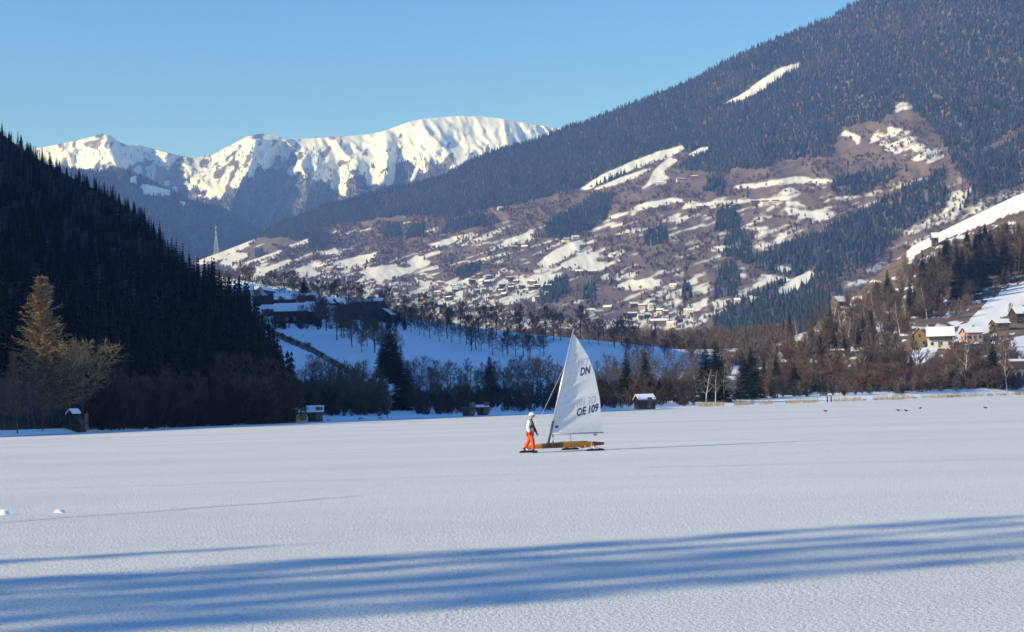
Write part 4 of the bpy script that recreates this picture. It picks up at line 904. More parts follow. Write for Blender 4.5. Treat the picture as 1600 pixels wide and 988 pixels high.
# huts by the ice
def hut(px, back, wpx, rz, l, h, pitch, wall, label, **k):
    P = shore_at(px, back, .25); w = .82 * wpx / F * P.y / max(.5, abs(math.cos(rz)))
    return house(k.pop('name', 'boat_hut'), P, rz, w, l * .8, h * .8, pitch, wall, 'roof_dark', label, windows=k.pop('windows', 1), chimney=False, over=.25, cat='hut', **k)
hut(112, 3, 14, 1.4, 3.0, 1.0, 1.1, 'wood_dark', 'dark boathouse with snow edged gable below the larch', snow=.3)
hut(131, 6, 12, .3, 1.4, .8, .3, 'wood_dark', 'tiny lean-to with snowy roof beside the dark boathouse', snow=1.0, windows=0, door=False)
hut(461, 5, 15, .35, 1.7, 1.3, .6, 'ochre', 'small yellow boat hut with snowy roof at the edge of the forest', snow=1.0)
hut(489, 6, 27, .08, 2.4, 1.3, .7, 'wood_dark', 'dark boat hut with wide snow covered roof', snow=1.0)
hut(728, 3, 22, .05, 2.2, 1.0, .18, 'wood_dark', 'long low flat boathouse on the shaded shore, dark left half', snow=.0)
hut(750, 3, 20, .05, 2.4, 1.15, .18, 'wood_dark', 'long low flat boathouse on the shaded shore, snowy right half', snow=1.0)
hut(1003, 6, 30, .35, 3.2, 1.5, .75, 'wood_dark', 'dark timber boathouse with snow rimmed roof right of the sail', snow=.8)
# chalets on the sunny bank
H_(1449, 541, 26, .5, 8, 3.6, .8, 'wood', 'roof_red', 'chalet with red tiled roof on the right bank', snow=.25, floors=1, name='chalet')
H_(1470, 543, 38, -.25, 9, 3.8, .75, 'white_wall', 'roof_dark', 'large white chalet with snowy roof and wooden gable on the right bank', snow=.95, gable_mat='wood', balcony=True, name='chalet')
H_(1518, 533, 24, .1, 7, 3.0, .55, 'pink', 'roof_dark', 'low salmon house with snowy roof right of the white chalet', snow=1.0, name='chalet')
H_(1562, 516, 20, .1, 7, 2.6, .45, 'wood', 'roof_dark', 'low brown house with snowy roof near the right edge', snow=1.0, name='chalet')
H_(1596, 504, 26, .1, 8, 3.4, .7, 'wood_dark', 'roof_dark', 'dark house with snowy roof cut by the right edge', snow=.95, name='chalet')
H_(1592, 592, 30, .2, 7, 3.0, .7, 'cream', 'roof_dark', 'cream house with brown roof by the water at the right edge', snow=.2, name='chalet')
H_(1308, 560, 18, .1, 5, 2.2, .4, 'ochre', 'roof_dark', 'ochre hut in the brush on the right bank', snow=.4, windows=1, name='chalet', chimney=False)
H_(1310, 447, 14, .4, 8, 3.0, .8, 'wood', 'roof_dark', 'lone house with bright snowy roof high on the wooded slope', snow=1.0, name='chalet')
# villages and farms on the mountain
FARMS = [(1033, 289, 16, 'cream', 'big farmhouse under the upper snow field'), (1064, 284, 14, 'white_wall', 'pale farmhouse right of the one under the upper snow field'), (1085, 280, 10, 'wood', 'small brown farm right of the upper snow field'), (1140, 326, 14, 'cream', 'farmhouse above the spruce clump on the terrace'), (1095, 327, 12, 'wood', 'brown farm on the middle terrace'), (1180, 319, 12, 'wood', 'brown farm at the right of the terrace row'), (1196, 319, 10, 'cream', 'cream farm at the right of the terrace row'), (1212, 318, 9, 'ochre', 'yellow farm at the end of the terrace row'), (885, 378, 9, 'cream', 'cream farm above the central snow field'), (899, 374, 11, 'white_wall', 'white farm above the central snow field'), (803, 390, 9, 'wood', 'brown hay barn left above the central snow field'), (820, 389, 9, 'wood', 'second brown hay barn above the central snow field'), (782, 328, 8, 'white_wall', 'white hut at the forest edge'), (905, 428, 12, 'wood', 'brown farm below the central snow field'), (926, 428, 14, 'wood', 'broad brown farm below the central snow field'), (1461, 384, 8, 'wood_dark', 'dark farm at the foot of the bright meadow on the right')]
for px, py, wp, wl, lab in FARMS: H_(px, py, wp, R.uniform(-.4, .4), 9, 5, .75, wl, 'roof_dark', lab, slope=mountain if px != 1461 else hills, floors=1, name='farmhouse', snow=R.choice([.4, 1.0]), over=.8)
HAM = [(921, 490, 16, 'white_wall', 'white chalet at the left end of the hamlet'), (950, 485, 12, 'wood', 'low snow roofed barn left in the hamlet'), (990, 480, 13, 'wood', 'brown chalet with snowy roof in the hamlet'), (1005, 483, 14, 'pink', 'salmon block in the middle of the hamlet'), (1018, 482, 10, 'cream', 'cream house right of the salmon block'), (988, 496, 14, 'wood_dark', 'dark barn in front of the salmon block'), (1001, 500, 9, 'cream', 'small cream house beside the dark barn'), (1010, 497, 10, 'wood_dark', 'small dark barn in the hamlet centre'), (1032, 491, 10, 'white_wall', 'white house above the long inn'), (1040, 493, 8, 'wood', 'brown shed above the long inn'), (1030, 507, 26, 'wood', 'long inn with snowy roof at the front of the hamlet'), (1050, 511, 14, 'cream', 'cream house at the front right of the hamlet'), (1076, 491, 14, 'cream', 'pale yellow house below the lone spruce'), (1168, 471, 14, 'wood', 'brown farm above the lower spruce wood'), (1178, 473, 18, 'cream', 'long cream farm above the lower spruce wood'), (1152, 475, 9, 'white_wall', 'small white house left of the long cream farm'), (1052, 451, 10, 'cream', 'cream house on the slope above the hamlet')]
for px, py, wp, wl, lab in HAM: H_(px, py, wp, R.uniform(-.4, .4), 9, 5.2, .7, wl, 'roof_dark', lab, slope=mountain, floors=1, name='village_house', snow=R.choice([.6, 1.0, 1.0]), over=.8)
for px, py, wl, lab in [(688, 447, 'ochre', 'orange house at the left of the far village'), (684, 462, 'ochre', 'orange house below the other orange house in the far village'), (659, 473, 'ochre', 'orange house nearest the big barn in the far village'), (516, 423, 'pink', 'salmon house far left under the mountain'), (514, 402, 'wood', 'brown farm far left under the mountain'), (532, 423, 'wood_dark', 'dark farm right of the far salmon house')]:
    H_(px, py, 10, R.uniform(-.4, .4), 10, 6, .7, wl, 'roof_dark', lab, slope=mountain, floors=2, name='village_house', snow=.6, over=.8)
for k in range(30):
    px = R.uniform(700, 872); py = float(np.interp(px, [700, 770, 872], [462, 448, 462])) + R.uniform(-14, 14)
    H_(px, py, R.uniform(7, 10), R.uniform(-.6, .6), 9, 5, .7, R.choice(['cream', 'white_wall', 'wood', 'wood', 'wood_dark']), 'roof_dark', 'tiny house of the snowy village spread over the far slope', slope=mountain, windows=2, name='village_house', snow=R.choice([.5, 1.0]), over=.8, group='houses of the far village', chimney=False, door=False)

# ------------------------------------------------------------------ radio mast
P = mountain.at(338, 397); Hm = 47 / F * P.y; o = empty('radio_mast', P)
for sx in (-1, 1):
    for sy in (-1, 1):
        q = MB(); q.tube([(sx * Hm * .075, sy * Hm * .075, -3), (sx * Hm * .022, sy * Hm * .022, Hm * .62)], Hm * .0055, 5); q.build('leg', M['steel'], o)
q = MB()
for k in range(7):
    z0, z1 = Hm * .62 * k / 7, Hm * .62 * (k + 1) / 7; a0 = Hm * (.075 - .053 * k / 7); a1 = Hm * (.075 - .053 * (k + 1) / 7)
    for s in (-1, 1):
        q.tube([(-a0, s * a0, z0), (a1, s * a1, z1)], Hm * .003, 4); q.tube([(a0, s * a0, z0), (-a1, s * a1, z1)], Hm * .003, 4); q.tube([(s * a0, -a0, z0), (s * a1, a1, z1)], Hm * .003, 4); q.tube([(-a1, s * a1, z1), (a1, s * a1, z1)], Hm * .003, 4)
q.build('bracing', M['steel'], o)
for k in range(5):
    q = MB(); q.tube([(0, 0, Hm * (.60 + .08 * k)), (0, 0, Hm * (.68 + .08 * k))], Hm * (.015 - .002 * k), 8); q.build('antenna_section', M['red_paint'] if k % 2 == 0 else M['white_paint'], o)
tag(o, 'lattice radio mast with red and white top on the left ridge', 'mast')

# ------------------------------------------------------------------ small things on and by the ice
def crow(px, py, rz, label):
    P = ground(px, py); o = MB(); s = .95
    o.ball((0, 0, .17 * s), .10 * s, 10, 8, 0, (1.7, .8, .85)); o.ball((.19 * s, 0, .27 * s), .055 * s, 8, 6, 0); o.tube([(.10 * s, 0, .20 * s), (.18 * s, 0, .26 * s)], .05 * s, 6)
    o.tube([(.23 * s, 0, .27 * s), (.31 * s, 0, .255 * s)], [.018 * s, .004], 5); o.add([(-.12 * s, -.05, .17 * s), (-.12 * s, .05, .17 * s), (-.36 * s, .06, .12 * s), (-.36 * s, -.06, .12 * s), (-.14 * s, 0, .21 * s)], [(0, 1, 2, 3), (0, 3, 4), (1, 4, 2), (3, 2, 4)])
    for y in (-.035, .035): o.tube([(.02, y, .1 * s), (.02, y, 0), (.07, y, 0.0)], .010, 4)
    b = o.build('crow', M['black'], None, True); b.location = P; b.rotation_euler = (0, 0, rz)
    return tag(b, label, 'bird', 'crows standing on the ice')
for px, py, rz, lab in [(1290, 644.5, 2.6, 'black crow on the ice, leftmost of the five'), (1404, 643.5, 2.8, 'black crow on the ice, left one of the close pair'), (1416, 644, 2.5, 'black crow on the ice, right one of the close pair'), (1438, 640, .5, 'black crow on the ice just right of the close pair'), (1540, 639.5, 2.7, 'black crow on the ice, rightmost of the five')]: crow(px, py, rz, lab)
def lump(P, r, name, label, cat, mt, seed, flat=.55):
    rr = random.Random(seed); bm = bmesh.new(); bmesh.ops.create_icosphere(bm, subdivisions=2, radius=1)
    for v in bm.verts:
        k = .72 + .5 * rr.random(); v.co = Vector((v.co.x * r * k, v.co.y * r * k * .8, max(-.1 * r, v.co.z * r * k * flat)))
    m_ = bpy.data.meshes.new(name); bm.to_mesh(m_); bm.free(); m_.materials.append(M[mt]); o = link(name, m_, None, P); return tag(o, label, cat)
lump(ground(7, 804), .20, 'snow_lump', 'larger white snow lump at the left edge of the ice', 'snow lump', 'snow', 1)
lump(ground(93, 801), .13, 'snow_lump', 'small white snow lump on the ice right of the larger one', 'snow lump', 'snow', 2)
for k, (px, back, r) in enumerate([(1345, 1, .5), (1362, 1.5, .7), (1372, .8, .4), (1424, 2, .6), (1478, 2.5, .9), (1490, 2, .7), (1540, 3, 1.0), (1562, 3.5, .9), (1583, 4, 1.2), (510, 1.5, .35), (560, 2, .5), (590, 1.4, .4)]):
    lump(shore_at(px, back, .15), r, 'shore_rock', 'grey rock on the %s shore, %s' % ('shaded' if px < 700 else 'sunny right', ['among the reeds below the brush', 'largest below the brush', 'smallest below the brush', 'left of the chalet', 'below the white chalet', 'right below the white chalet', 'by the last houses', 'second by the last houses', 'big one at the right edge', 'just right of the boat huts', 'middle one of the shaded three', 'left of the big spruce'][k]), 'rock', 'stone', k)
for k, (px, lab) in enumerate([(1288, 'left one of two dark posts standing at the sunny shore'), (1294, 'right one of two dark posts standing at the sunny shore')]):
    p = shore_at(px, -.5, 0); q = MB(); q.tube([(0, 0, -.3), (0, 0, 1.2), (.02, 0, 1.35)], [.16, .15, .10], 8); b = q.build('mooring_post', M['wood_dark']); b.location = p; tag(b, lab, 'post')
q = MB(); q.tube([(0, 0, -.5), (.1, 0, 5.0)], [.28, .16], 8); b = q.build('wooden_pole', M['larch_bark']); b.location = hills.at(1421, 546); tag(b, 'pale wooden pole left of the red roofed chalet', 'pole')
P = hills.at(1574, 543); q = MB(); rr = random.Random(8); V = []; T = []
for k in range(900):
    f = rr.random(); a = rr.random() * 6.28; r_ = 1.05 * math.sin(math.pi * min(.97, .12 + f * .85)) ** .7 * (.7 + .3 * rr.random()); c_ = Vector((r_ * math.cos(a), r_ * math.sin(a), f * 5.4)); b = len(V)
    V += [tuple(c_ + Vector((rr.gauss(0, .12), rr.gauss(0, .12), rr.gauss(.1, .2)))) for _ in range(3)]; T.append((b, b + 1, b + 2))
o = empty('conical_shrub', P); q.tube([(0, 0, -.3), (0, 0, 4)], [.1, .03], 6); q.build('stem', M['bark'], o)
M['thuja'] = mat('yellow_green_foliage', (.22, .22, .05), .9, .25, 2); link('foliage', mesh_np('foliage', V, T, M['thuja']), o); tag(o, 'yellow green columnar shrub below the right hand houses', 'shrub')

# ------------------------------------------------------------------ ice boat
def sail_mat():
    m_ = bpy.data.materials.new('white_sailcloth'); m_.use_nodes = True; nt = m_.node_tree
    b = nt.nodes['Principled BSDF']; b.inputs['Base Color'].default_value = (.62, .63, .65, 1); b.inputs['Roughness'].default_value = .55
    t = nt.nodes.new('ShaderNodeBsdfTranslucent'); t.inputs['Color'].default_value = (.80, .81, .80, 1)
    x = nt.nodes.new('ShaderNodeMixShader'); x.inputs[0].default_value = .45
    o = [n for n in nt.nodes if n.type == 'OUTPUT_MATERIAL'][0]
    nt.links.new(b.outputs[0], x.inputs[1]); nt.links.new(t.outputs[0], x.inputs[2]); nt.links.new(x.outputs[0], o.inputs['Surface'])
    return m_
B = dict(sail=sail_mat(), navy=mat('navy_print', (.018, .018, .085), .6), ghost=mat('print_showing_through', (.36, .37, .43), .6), seam=mat('sail_seam', (.50, .51, .54), .7), patch=mat('sail_reinforcement', (.66, .68, .73), .6),
         alu=mat('mast_aluminium', (.62, .63, .63), .35, metal=.6), grey=mat('dark_grey_fitting', (.13, .14, .16), .5, metal=.3), boom=mat('boom_grey', (.36, .39, .42), .45, metal=.3), red=mat('red_paint', (.42, .03, .035), .45), white=mat('white_stripe', (.8, .8, .8), .5),
         rope=mat('pale_rope', (.55, .55, .56), .8), rub=mat('black_runner', (.018, .018, .022), .45), blk=mat('black_letters', (.015, .012, .010), .6), tagred=mat('maker_label', (.25, .02, .05), .6))
def wood_mat(name, c1, c2):
    m_ = mat(name, c1, .35, 0, spec=.5); nt = m_.node_tree; b = nt.nodes['Principled BSDF']
    tc = nt.nodes.new('ShaderNodeTexCoord'); mp = nt.nodes.new('ShaderNodeMapping'); mp.inputs['Scale'].default_value = (1.2, 14, 14)
    n = nt.nodes.new('ShaderNodeTexNoise'); n.inputs['Scale'].default_value = 2.2; n.inputs['Detail'].default_value = 5
    cr = nt.nodes.new('ShaderNodeMix'); cr.data_type = 'RGBA'; cr.inputs[6].default_value = (*c1, 1); cr.inputs[7].default_value = (*c2, 1)
    nt.links.new(tc.outputs['Object'], mp.inputs[0]); nt.links.new(mp.outputs[0], n.inputs['Vector']); nt.links.new(n.outputs[0], cr.inputs[0]); nt.links.new(cr.outputs[2], b.inputs['Base Color'])
    return m_
B['wood'] = wood_mat('varnished_orange_wood', (.85, .29, .02), (.62, .18, .012)); B['brown'] = wood_mat('dark_brown_wood', (.20, .075, .018), (.12, .04, .010))

BA = math.radians(25)                                    # the bow points left and towards the viewer
BP = ground(857, 706.3); boat = empty('ice_boat', BP, BA)
tag(boat, 'ice yacht with white triangular sail and orange wooden hull on the snowy lake', 'ice boat')
inv = Matrix.Rotation(-BA, 3, 'Z')
# hull: lofted box section, nose at -1.1, stern at 2.76
st = [(-1.12, .04, .20, .29), (-.9, .10, .17, .33), (-.55, .16, .165, .36), (0, .22, .165, .385), (.7, .27, .165, .41), (1.4, .27, .17, .41), (1.95, .24, .18, .40), (2.2, .21, .19, .385), (2.76, .12, .22, .33)]
def hull_part(name, x0, x1, mt, grow=0.0, parent=boat):
    xs_ = sorted(set([x0, x1] + [s[0] for s in st if x0 < s[0] < x1])); V = []; Fc = []
    for x in xs_:
        w, a, c = [float(np.interp(x, [s[0] for s in st], [s[k] for s in st])) for k in (1, 2, 3)]; w += grow; a -= grow; c += grow; q = min(.03, w * .4)
        V += [(x, -w, a + q), (x, -w, c - q), (x, -w + q, c), (x, w - q, c), (x, w, c - q), (x, w, a + q), (x, w - q, a), (x, -w + q, a)]
    for i in range(len(xs_) - 1):
        for k in range(8): k2 = (k + 1) % 8; Fc.append((i * 8 + k, (i + 1) * 8 + k, (i + 1) * 8 + k2, i * 8 + k2))
    Fc += [tuple(range(8)), tuple((len(xs_) - 1) * 8 + k for k in range(7, -1, -1))]
    b = MB(); b.add(V, Fc); return b.build(name, mt, parent)
hull = hull_part('hull', -1.12, 2.76, B['wood'])
hull_part('brown_panel', -.40, .62, B['brown'], .003, hull)
hull_part('red_stern', 2.02, 2.765, B['red'], .003, hull); hull_part('white_stripe', 2.02, 2.09, B['white'], .006, hull)
b = MB(); b.box((1.25, 0, .412), (.62, .20, .012)); b.build('cockpit_edge', B['grey'], hull)
def text_mesh(body, size, fn, name, mt, parent, mirror=False, spacing=1.0, bold=.012):
    """flat lettering: each vertex (x, y in text units) goes through fn to its place"""
    cu = bpy.data.curves.new(name, 'FONT'); cu.body = body; cu.size = size; cu.align_x = 'CENTER'; cu.align_y = 'CENTER'; cu.space_character = spacing; cu.resolution_u = 3; cu.offset = size * bold
    t = bpy.data.objects.new(name, cu); COL.objects.link(t); bpy.context.view_layer.update()
    m_ = bpy.data.meshes.new_from_object(t.evaluated_get(bpy.context.evaluated_depsgraph_get())); bpy.data.objects.remove(t)
    bm = bmesh.new(); bm.from_mesh(m_); bmesh.ops.triangulate(bm, faces=bm.faces)
    bmesh.ops.subdivide_edges(bm, edges=[e for e in bm.edges if e.calc_length() > size * .3], cuts=2)
    for v in bm.verts: v.co = fn(-v.co.x if mirror else v.co.x, v.co.y)
    bm.to_mesh(m_); bm.free(); m_.materials.clear(); m_.materials.append(mt); return link(name, m_, parent)
text_mesh('OE 109', .19, lambda x, y: Vector((.12 + x, -float(np.interp(.12 + x, [s[0] for s in st], [s[1] for s in st])) - .007, .278 + y)), 'lettering', B['blk'], hull, spacing=1.15)
# mast: raked aft
mast0, mast1 = Vector((0, 0, .39)), Vector((1.44, 0, 5.46))
def mp_(z): return mast0.lerp(mast1, (z - mast0.z) / (mast1.z - mast0.z))
b = MB(); b.tube([mp_(1.35), mp_(3), mp_(5.46)], [.048, .048, .034], 10); mast = b.build('mast', B['alu'], boat, True)
b = MB(); b.tube([mast0, mp_(1.36)], [.055, .056], 10); b.build('mast_foot', B['grey'], mast, True)
b = MB(); b.ball((0, 0, .40), .075, 10, 6, 0, (1.2, 1, .6)); b.build('mast_step', B['grey'], hull, True)
# boom and sail
ca = math.radians(-17); cdir = Vector((math.cos(ca), math.sin(ca), 0)); cn = Vector((cdir.y, -cdir.x, 0))     # cn: towards the viewer
b = MB(); bs = mp_(.79); b.tube([bs - cdir * .05, bs + cdir * 1.2, bs + cdir * 2.42], [.036, .042, .03], 8); boom = b.build('boom', B['boom'], boat, True)
for k, (x, z) in enumerate([(.12, -.09), (2.0, -.09), (2.08, -.10)]):
    b = MB(); c = bs + cdir * x; b.ball((c.x, c.y, c.z + z), .045, 8, 6); b.tube([c, (c.x, c.y, c.z + z)], .012, 5); b.build('pulley_block', B['grey'], boom)
zz = [.85, 2.3, 3.48, 4.27, 5.17, 5.24]; cw = [2.33, 1.84, 1.33, .86, .12, .05]
def chord(z): return float(np.interp(z, zz, cw)) + .05 * math.sin(math.pi * min(1, max(0, (z - .85) / 4.3)))
def sailp(u, z, off=0.0):
    w = chord(z); v = (z - .85) / 4.4; L = mp_(z)
    cam_ = .085 * w * math.sin(math.pi * u ** .8) * min(1, .25 + v * 3)
    # creases fanning out of the luff and the tack
    k = u * w * .55 - (z - .85); fade = math.exp(-((u - .28) / .32) ** 2)
    cr = .028 * math.sin(k * 7.5 + 1.2 * math.sin(z * 1.7)) * fade * (.35 + .65 * (v < .8)) + .010 * math.sin(k * 17 + z) * fade
    cr += .016 * math.exp(-((u - .62) / .3) ** 2) * math.sin(k * 4.4 + .8) + .006 * math.sin(z * 34) * max(0, u - .75) * 3 * (v < .35 or v > .8)
    p = L + cdir * (w * u + .03); p.z += .10 * u * (1 - v) ** 8 * 0
    return p - cn * (cam_ + cr) + cn * off
NU, NZ = 40, 84; V = []; Fc = []
for j in range(NZ + 1):
    z = .85 + 4.38 * j / NZ
    for i_ in range(NU + 1): V.append(sailp(i_ / NU, z))
for j in range(NZ):
    for i_ in range(NU): a = j * (NU + 1) + i_; Fc.append((a, a + 1, a + NU + 2, a + NU + 1))
b = MB(); b.add(V, Fc); sail = b.build('sail', B['sail'], boat, True)
def strip(pts, w, name, mt, off=.006):
    V = []; Fc = []
    for i_, (u, z) in enumerate(pts): V += [sailp(u, z - w, off), sailp(u, z + w, off)]
    for i_ in range(len(pts) - 1): Fc.append((2 * i_, 2 * i_ + 2, 2 * i_ + 3, 2 * i_ + 1))
    q = MB(); q.add(V, Fc); return q.build(name, mt, sail)
def px_uz(px, py):
    """photo pixel on the sail -> chord fraction, height"""
    z = (706.0 - py) / 35.2; L = mp_(z); w0 = BP + Matrix.Rotation(BA, 3, 'Z') @ L; m0, e0 = w0.x / w0.y, (w0.z - CAM_H) / w0.y
    lx, ly = pix(np.array([m0]), np.array([e0])); return float((px - lx[0]) / 35.0 / .985 - .03) / max(.1, chord(z)), z
for k, (a_, c_) in enumerate([((888, 568), (917, 555.6)), ((881, 603), (927, 584.5)), ((872, 634), (935, 615)), ((918, 652), (940, 646)), ((916, 652), (932, 676))]):
    pts = []
    for t in np.linspace(0, 1, 14):
        u, z = px_uz(a_[0] + (c_[0] - a_[0]) * t, a_[1] + (c_[1] - a_[1]) * t); pts.append((min(.995, max(.005, u)), z))
    strip(pts, .010, 'seam', B['seam'])
for (x, y) in [(899, 554), (891.5, 583), (885, 619), (875, 653)]:
    u, z = px_uz(x, y); strip([(u - .012, z), (u + .012, z)], .022, 'tell_tale', B['navy'])
u0_, z0_ = px_uz(870, 667); strip([(u0_ - .035, z0_), (u0_ + .035, z0_)], .055, 'maker_label', B['tagred'], .010)
strip([(.01, .95), (.10, .95), (.20, .95)], .09, 'tack_patch', B['patch']); strip([(.01, 1.12), (.08, 1.12), (.15, 1.12)], .085, 'tack_patch', B['patch'], .0065)
def onsail(cx, cy, ang, kx, ky, off=.012):
    sl = math.tan(ang)                                   # baseline climbs to the right, uprights stay upright
    def f(x, y):
        X = cx + kx * x + .10 * ky * y; Y = cy - ky * y - sl * kx * x; u, z = px_uz(X, Y); return sailp(min(.995, u), z, off)
    return f
text_mesh('DN', 10, onsail(915.2, 580.5, math.radians(14), 1.0, 1.75), 'sail_letters', B['navy'], sail, bold=.03)
text_mesh('DN', 10, onsail(911.0, 567.5, math.radians(12), 1.0, 1.75, .010), 'letters_from_far_side', B['ghost'], sail, mirror=True, bold=.02)
text_mesh('OE 109', 10, onsail(918.6, 642.8, math.radians(13), 1.08, 1.75), 'sail_letters', B['navy'], sail, bold=.03)
text_mesh('OE 109', 10, onsail(916.6, 629.0, math.radians(12), 1.0, 1.7, .010), 'letters_from_far_side', B['ghost'], sail, mirror=True, bold=.02)
# stays
for nm, a_, c_ in (('forestay', mp_(3.95), Vector((-1.02, 0, .36))), ('side_stay', mp_(3.95), Vector((1.66, 1.18, .24))), ('side_stay', mp_(3.95), Vector((1.66, -1.18, .24)))):
    b = MB(); b.tube([a_, c_], .009 if nm == 'forestay' else .004, 5); b.build(nm, B['rope'], boat)
b = MB(); b.tube([mp_(.79) + cdir * .12, (.24, 0, .42)], .008, 4); b.tube([(.24, 0, .40), (.24, 0, .50)], .03, 6); b.build('main_sheet', B['grey'], boat)
b = MB(); b.tube([(1.15, 0, .4), (1.12, -.02, .78)], .012, 5); b.build('tiller', B['grey'], boat)
# plank and runners
b = MB(); b.tube([(1.71, -1.2, .17), (1.71, -.6, .215), (1.71, 0, .16), (1.71, .6, .215), (1.71, 1.2, .17)], [.045, .055, .06, .055, .045], 8); b.build('runner_plank', B['wood'], boat)
def runner(x, y, n):
    o_ = MB(); L = .44; prof = [(-L, .035), (-L * .85, .085), (-L * .4, .115), (L * .5, .115), (L * .9, .09), (L, .05)]
    V = []; Fc = []
    for (px, zt) in prof: V += [(x + px, y - .022, .012), (x + px, y - .03, zt), (x + px, y + .03, zt), (x + px, y + .022, .012)]
    for i_ in range(len(prof) - 1):
        for k in range(4): k2 = (k + 1) % 4; Fc.append((i_ * 4 + k, (i_ + 1) * 4 + k, (i_ + 1) * 4 + k2, i_ * 4 + k2))
    Fc += [(0, 1, 2, 3), tuple(len(V) - 1 - k for k in range(4))]; o_.add(V, Fc); r_ = o_.build('runner', B['rub'], boat)
    q = MB(); q.box((x, y, .0), (L * .9, .006, .02)); q.build('blade', B['alu'], r_); q = MB(); q.box((x + .03, y, .135), (.11, .05, .045)); q.build('chock', B['patch'], r_)
runner(1.71, -1.22, 0); runner(1.71, 1.22, 1); runner(-1.0, 0, 2)
b = MB(); b.tube([(-1.0, 0, .1), (-1.0, 0, .24)], .03, 6); b.build('steering_post', B['grey'], boat)

# ------------------------------------------------------------------ person walking past the bow
def skin(name, V, E, Rd, mats, pick, parent, root=0, sub=2):
    m_ = bpy.data.meshes.new(name); m_.from_pydata(V, E, []); o = bpy.data.objects.new(name, m_); COL.objects.link(o)
    sk = o.modifiers.new('skin', 'SKIN'); sk.use_smooth_shade = True
    for i_, d in enumerate(m_.skin_vertices[0].data): d.radius = (Rd[i_], Rd[i_]) if not hasattr(Rd[i_], '__len__') else Rd[i_]; d.use_root = i_ == root
    su = o.modifiers.new('sub', 'SUBSURF'); su.levels = sub; su.render_levels = sub
    bpy.context.view_layer.update(); e_ = bpy.data.meshes.new_from_object(o.evaluated_get(bpy.context.evaluated_depsgraph_get())); bpy.data.objects.remove(o)
    e_.materials.clear()
    for x in mats: e_.materials.append(x)
    for p in e_.polygons: p.material_index = pick(p.center) if pick else 0; p.use_smooth = True
    return link(name, e_, parent)
C_ = dict(skin=mat('face_skin', (.50, .28, .20), .6), orange=mat('orange_ski_trousers', (.80, .085, .012), .7, .08, 8), white=mat('white_jacket_fabric', (.82, .82, .80), .7), blackf=mat('black_jacket_fabric', (.02, .02, .028), .7), redf=mat('dark_red_jacket_fabric', (.30, .02, .03), .7), beige=mat('beige_jacket_fabric', (.55, .48, .38), .7),
          boot=mat('black_boot', (.03, .022, .02), .6), helmet=mat('white_helmet', (.86, .86, .86), .3), lens=mat('dark_goggle_lens', (.02, .02, .025), .15, spec=.6), grey=mat('goggle_strap', (.25, .25, .27), .6))
PP = ground(828.5, 708.2); per = empty('person', PP, math.radians(-6), 1.0)
tag(per, 'person in white helmet, black and white jacket and orange trousers walking past the bow', 'person')
hip, chest, neck, head = (.02, 0, .90), (.03, 0, 1.26), (.075, 0, 1.49), (.125, 0, 1.60)
legN = [(.03, -.09, .88), (.14, -.10, .50), (.15, -.10, .10)]        # near leg, standing
legF = [(.01, .09, .88), (-.06, .10, .50), (-.27, .10, .20)]        # far leg, pushing off behind
armN = [(.02, -.20, 1.40), (-.06, -.26, 1.13), (.02, -.27, .90)]; armF = [(.06, .20, 1.40), (.15, .25, 1.14), (.28, .22, .88)]
V = [hip, chest, neck, head, (.14, 0, 1.68)] + legN + [(.26, -.10, .06)] + legF + [(-.20, .10, .07)] + armN + armF
E = [(0, 1), (1, 2), (2, 3), (3, 4), (0, 5), (5, 6), (6, 7), (7, 8), (0, 9), (9, 10), (10, 11), (11, 12), (1, 13), (13, 14), (14, 15), (1, 16), (16, 17), (17, 18)]
Rd = [(.13, .11), (.14, .11), .055, (.085, .075), .07, .085, .06, .045, .035, .085, .06, .045, .035, .055, .042, .03, .055, .042, .03]
skin('body', V, E, Rd, [C_['skin'], C_['blackf']], lambda c: 0 if c.z > 1.50 else 1, per)
def jcol(c):
    if c.y < -.17 and c.x < .10: return 0 if c.z > .9 else 1         # near sleeve white
    if c.y > .16: return 1                                           # far sleeve black
    if c.z > 1.36: return 1
    if c.x > .09 and c.z > 1.12: return 2
    if c.z < 1.12 and c.x > .02: return 3
    return 0 if c.x < .02 else 1
skin('jacket', [(.02, 0, .86), (.02, 0, 1.06), (.03, 0, 1.30), (.06, 0, 1.45)] + armN + armF, [(0, 1), (1, 2), (2, 3), (2, 4), (4, 5), (5, 6), (2, 7), (7, 8), (8, 9)], [(.165, .135), (.165, .135), (.18, .145), .085, .085, .072, .055, .085, .072, .055], [C_['white'], C_['blackf'], C_['redf'], C_['beige']], jcol, per)
skin('trousers', [(.02, 0, .93)] + legN[:2] + [(.15, -.10, .14)] + legF[:2] + [(-.25, .10, .22)], [(0, 1), (1, 2), (2, 3), (0, 4), (4, 5), (5, 6)], [(.165, .135), .115, .095, .085, .115, .095, .085], [C_['orange']], None, per)
for a_, t_, h_ in (((.12, -.10, .12), (.36, -.10, .055), (.07, -.10, .06)), ((-.28, .10, .20), (-.14, .10, .055), (-.34, .10, .14))):
    skin('boot', [a_, h_, t_], [(0, 1), (1, 2)], [.075, .062, .05], [C_['boot']], None, per, 1)
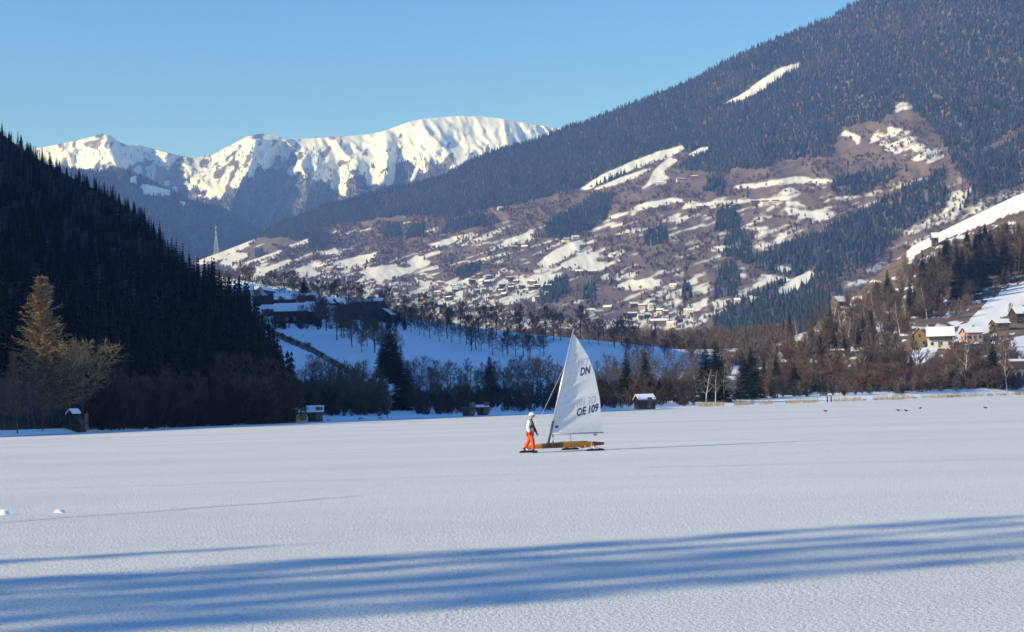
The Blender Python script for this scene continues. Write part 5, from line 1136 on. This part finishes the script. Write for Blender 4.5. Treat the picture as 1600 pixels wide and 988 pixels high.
for (wx, wy, wz) in (armN[2], armF[2]):
    v = [(wx, wy, wz + .02), (wx + .015, wy, wz - .07)]; e = [(0, 1)]; rd = [.036, .042]
    for k in range(4):
        b_ = len(v); y_ = wy + (k - 1.5) * .022; L = [.062, .075, .072, .055][k]; v += [(wx + .02, y_, wz - .09), (wx + .035, y_, wz - .09 - L * .6), (wx + .03 + .02, y_, wz - .09 - L)]; e += [(1, b_), (b_, b_ + 1), (b_ + 1, b_ + 2)]; rd += [.012, .011, .009]
    b_ = len(v); v += [(wx + .055, wy, wz - .05), (wx + .075, wy, wz - .10)]; e += [(1, b_), (b_, b_ + 1)]; rd += [.014, .011]
    skin('glove', v, e, rd, [C_['blackf']], None, per, 1, 1)
q = MB(); q.ball((.115, 0, 1.665), .125, 16, 10, 0, (1.12, .95, 1.0), 0, .56); q.build('helmet', C_['helmet'], per, True)
q = MB(); q.ball((.115, 0, 1.662), .128, 16, 3, 0, (1.12, .95, 1.0), .50, .58); q.build('helmet_rim', C_['grey'], per, True)
q = MB(); q.ball((.205, 0, 1.635), .062, 12, 8, 0, (.55, 1.15, .62)); q.build('goggles', C_['lens'], per, True)
q = MB(); q.tube([(.20, 0, 1.60), (.228, 0, 1.588), (.20, 0, 1.575)], [.012, .016, .012], 6); q.build('nose', C_['skin'], per, True)
q = MB(); q.ball((.195, 0, 1.547), .02, 8, 5, 0, (.5, 1.2, .4)); q.build('mouth', mat('lips', (.35, .13, .11), .6), per, True)
for s in (-1, 1): q = MB(); q.ball((.10, s * .092, 1.60), .03, 8, 6, 0, (.8, .4, 1.2)); q.build('ear', C_['skin'], per, True)

# ------------------------------------------------------------------ air
hz = MB(); hz.box((0, 4900, 830), (9500, 5600, 840))
hm = bpy.data.materials.new('thin_blue_haze'); hm.use_nodes = True; nt = hm.node_tree
for nd in list(nt.nodes):
    if nd.type == 'BSDF_PRINCIPLED': nt.nodes.remove(nd)
pv = nt.nodes.new('ShaderNodeVolumePrincipled'); pv.inputs['Color'].default_value = (.20, .36, 1.0, 1)
pv.inputs['Density'].default_value = 1.15e-4; pv.inputs['Anisotropy'].default_value = 0.0
pv.inputs['Absorption Color'].default_value = (1, 1, 1, 1)
nt.links.new(pv.outputs[0], [x for x in nt.nodes if x.type == 'OUTPUT_MATERIAL'][0].inputs['Volume'])
tag(hz.build('haze', hm), 'thin blue winter haze filling the valley', 'haze', kind='stuff')
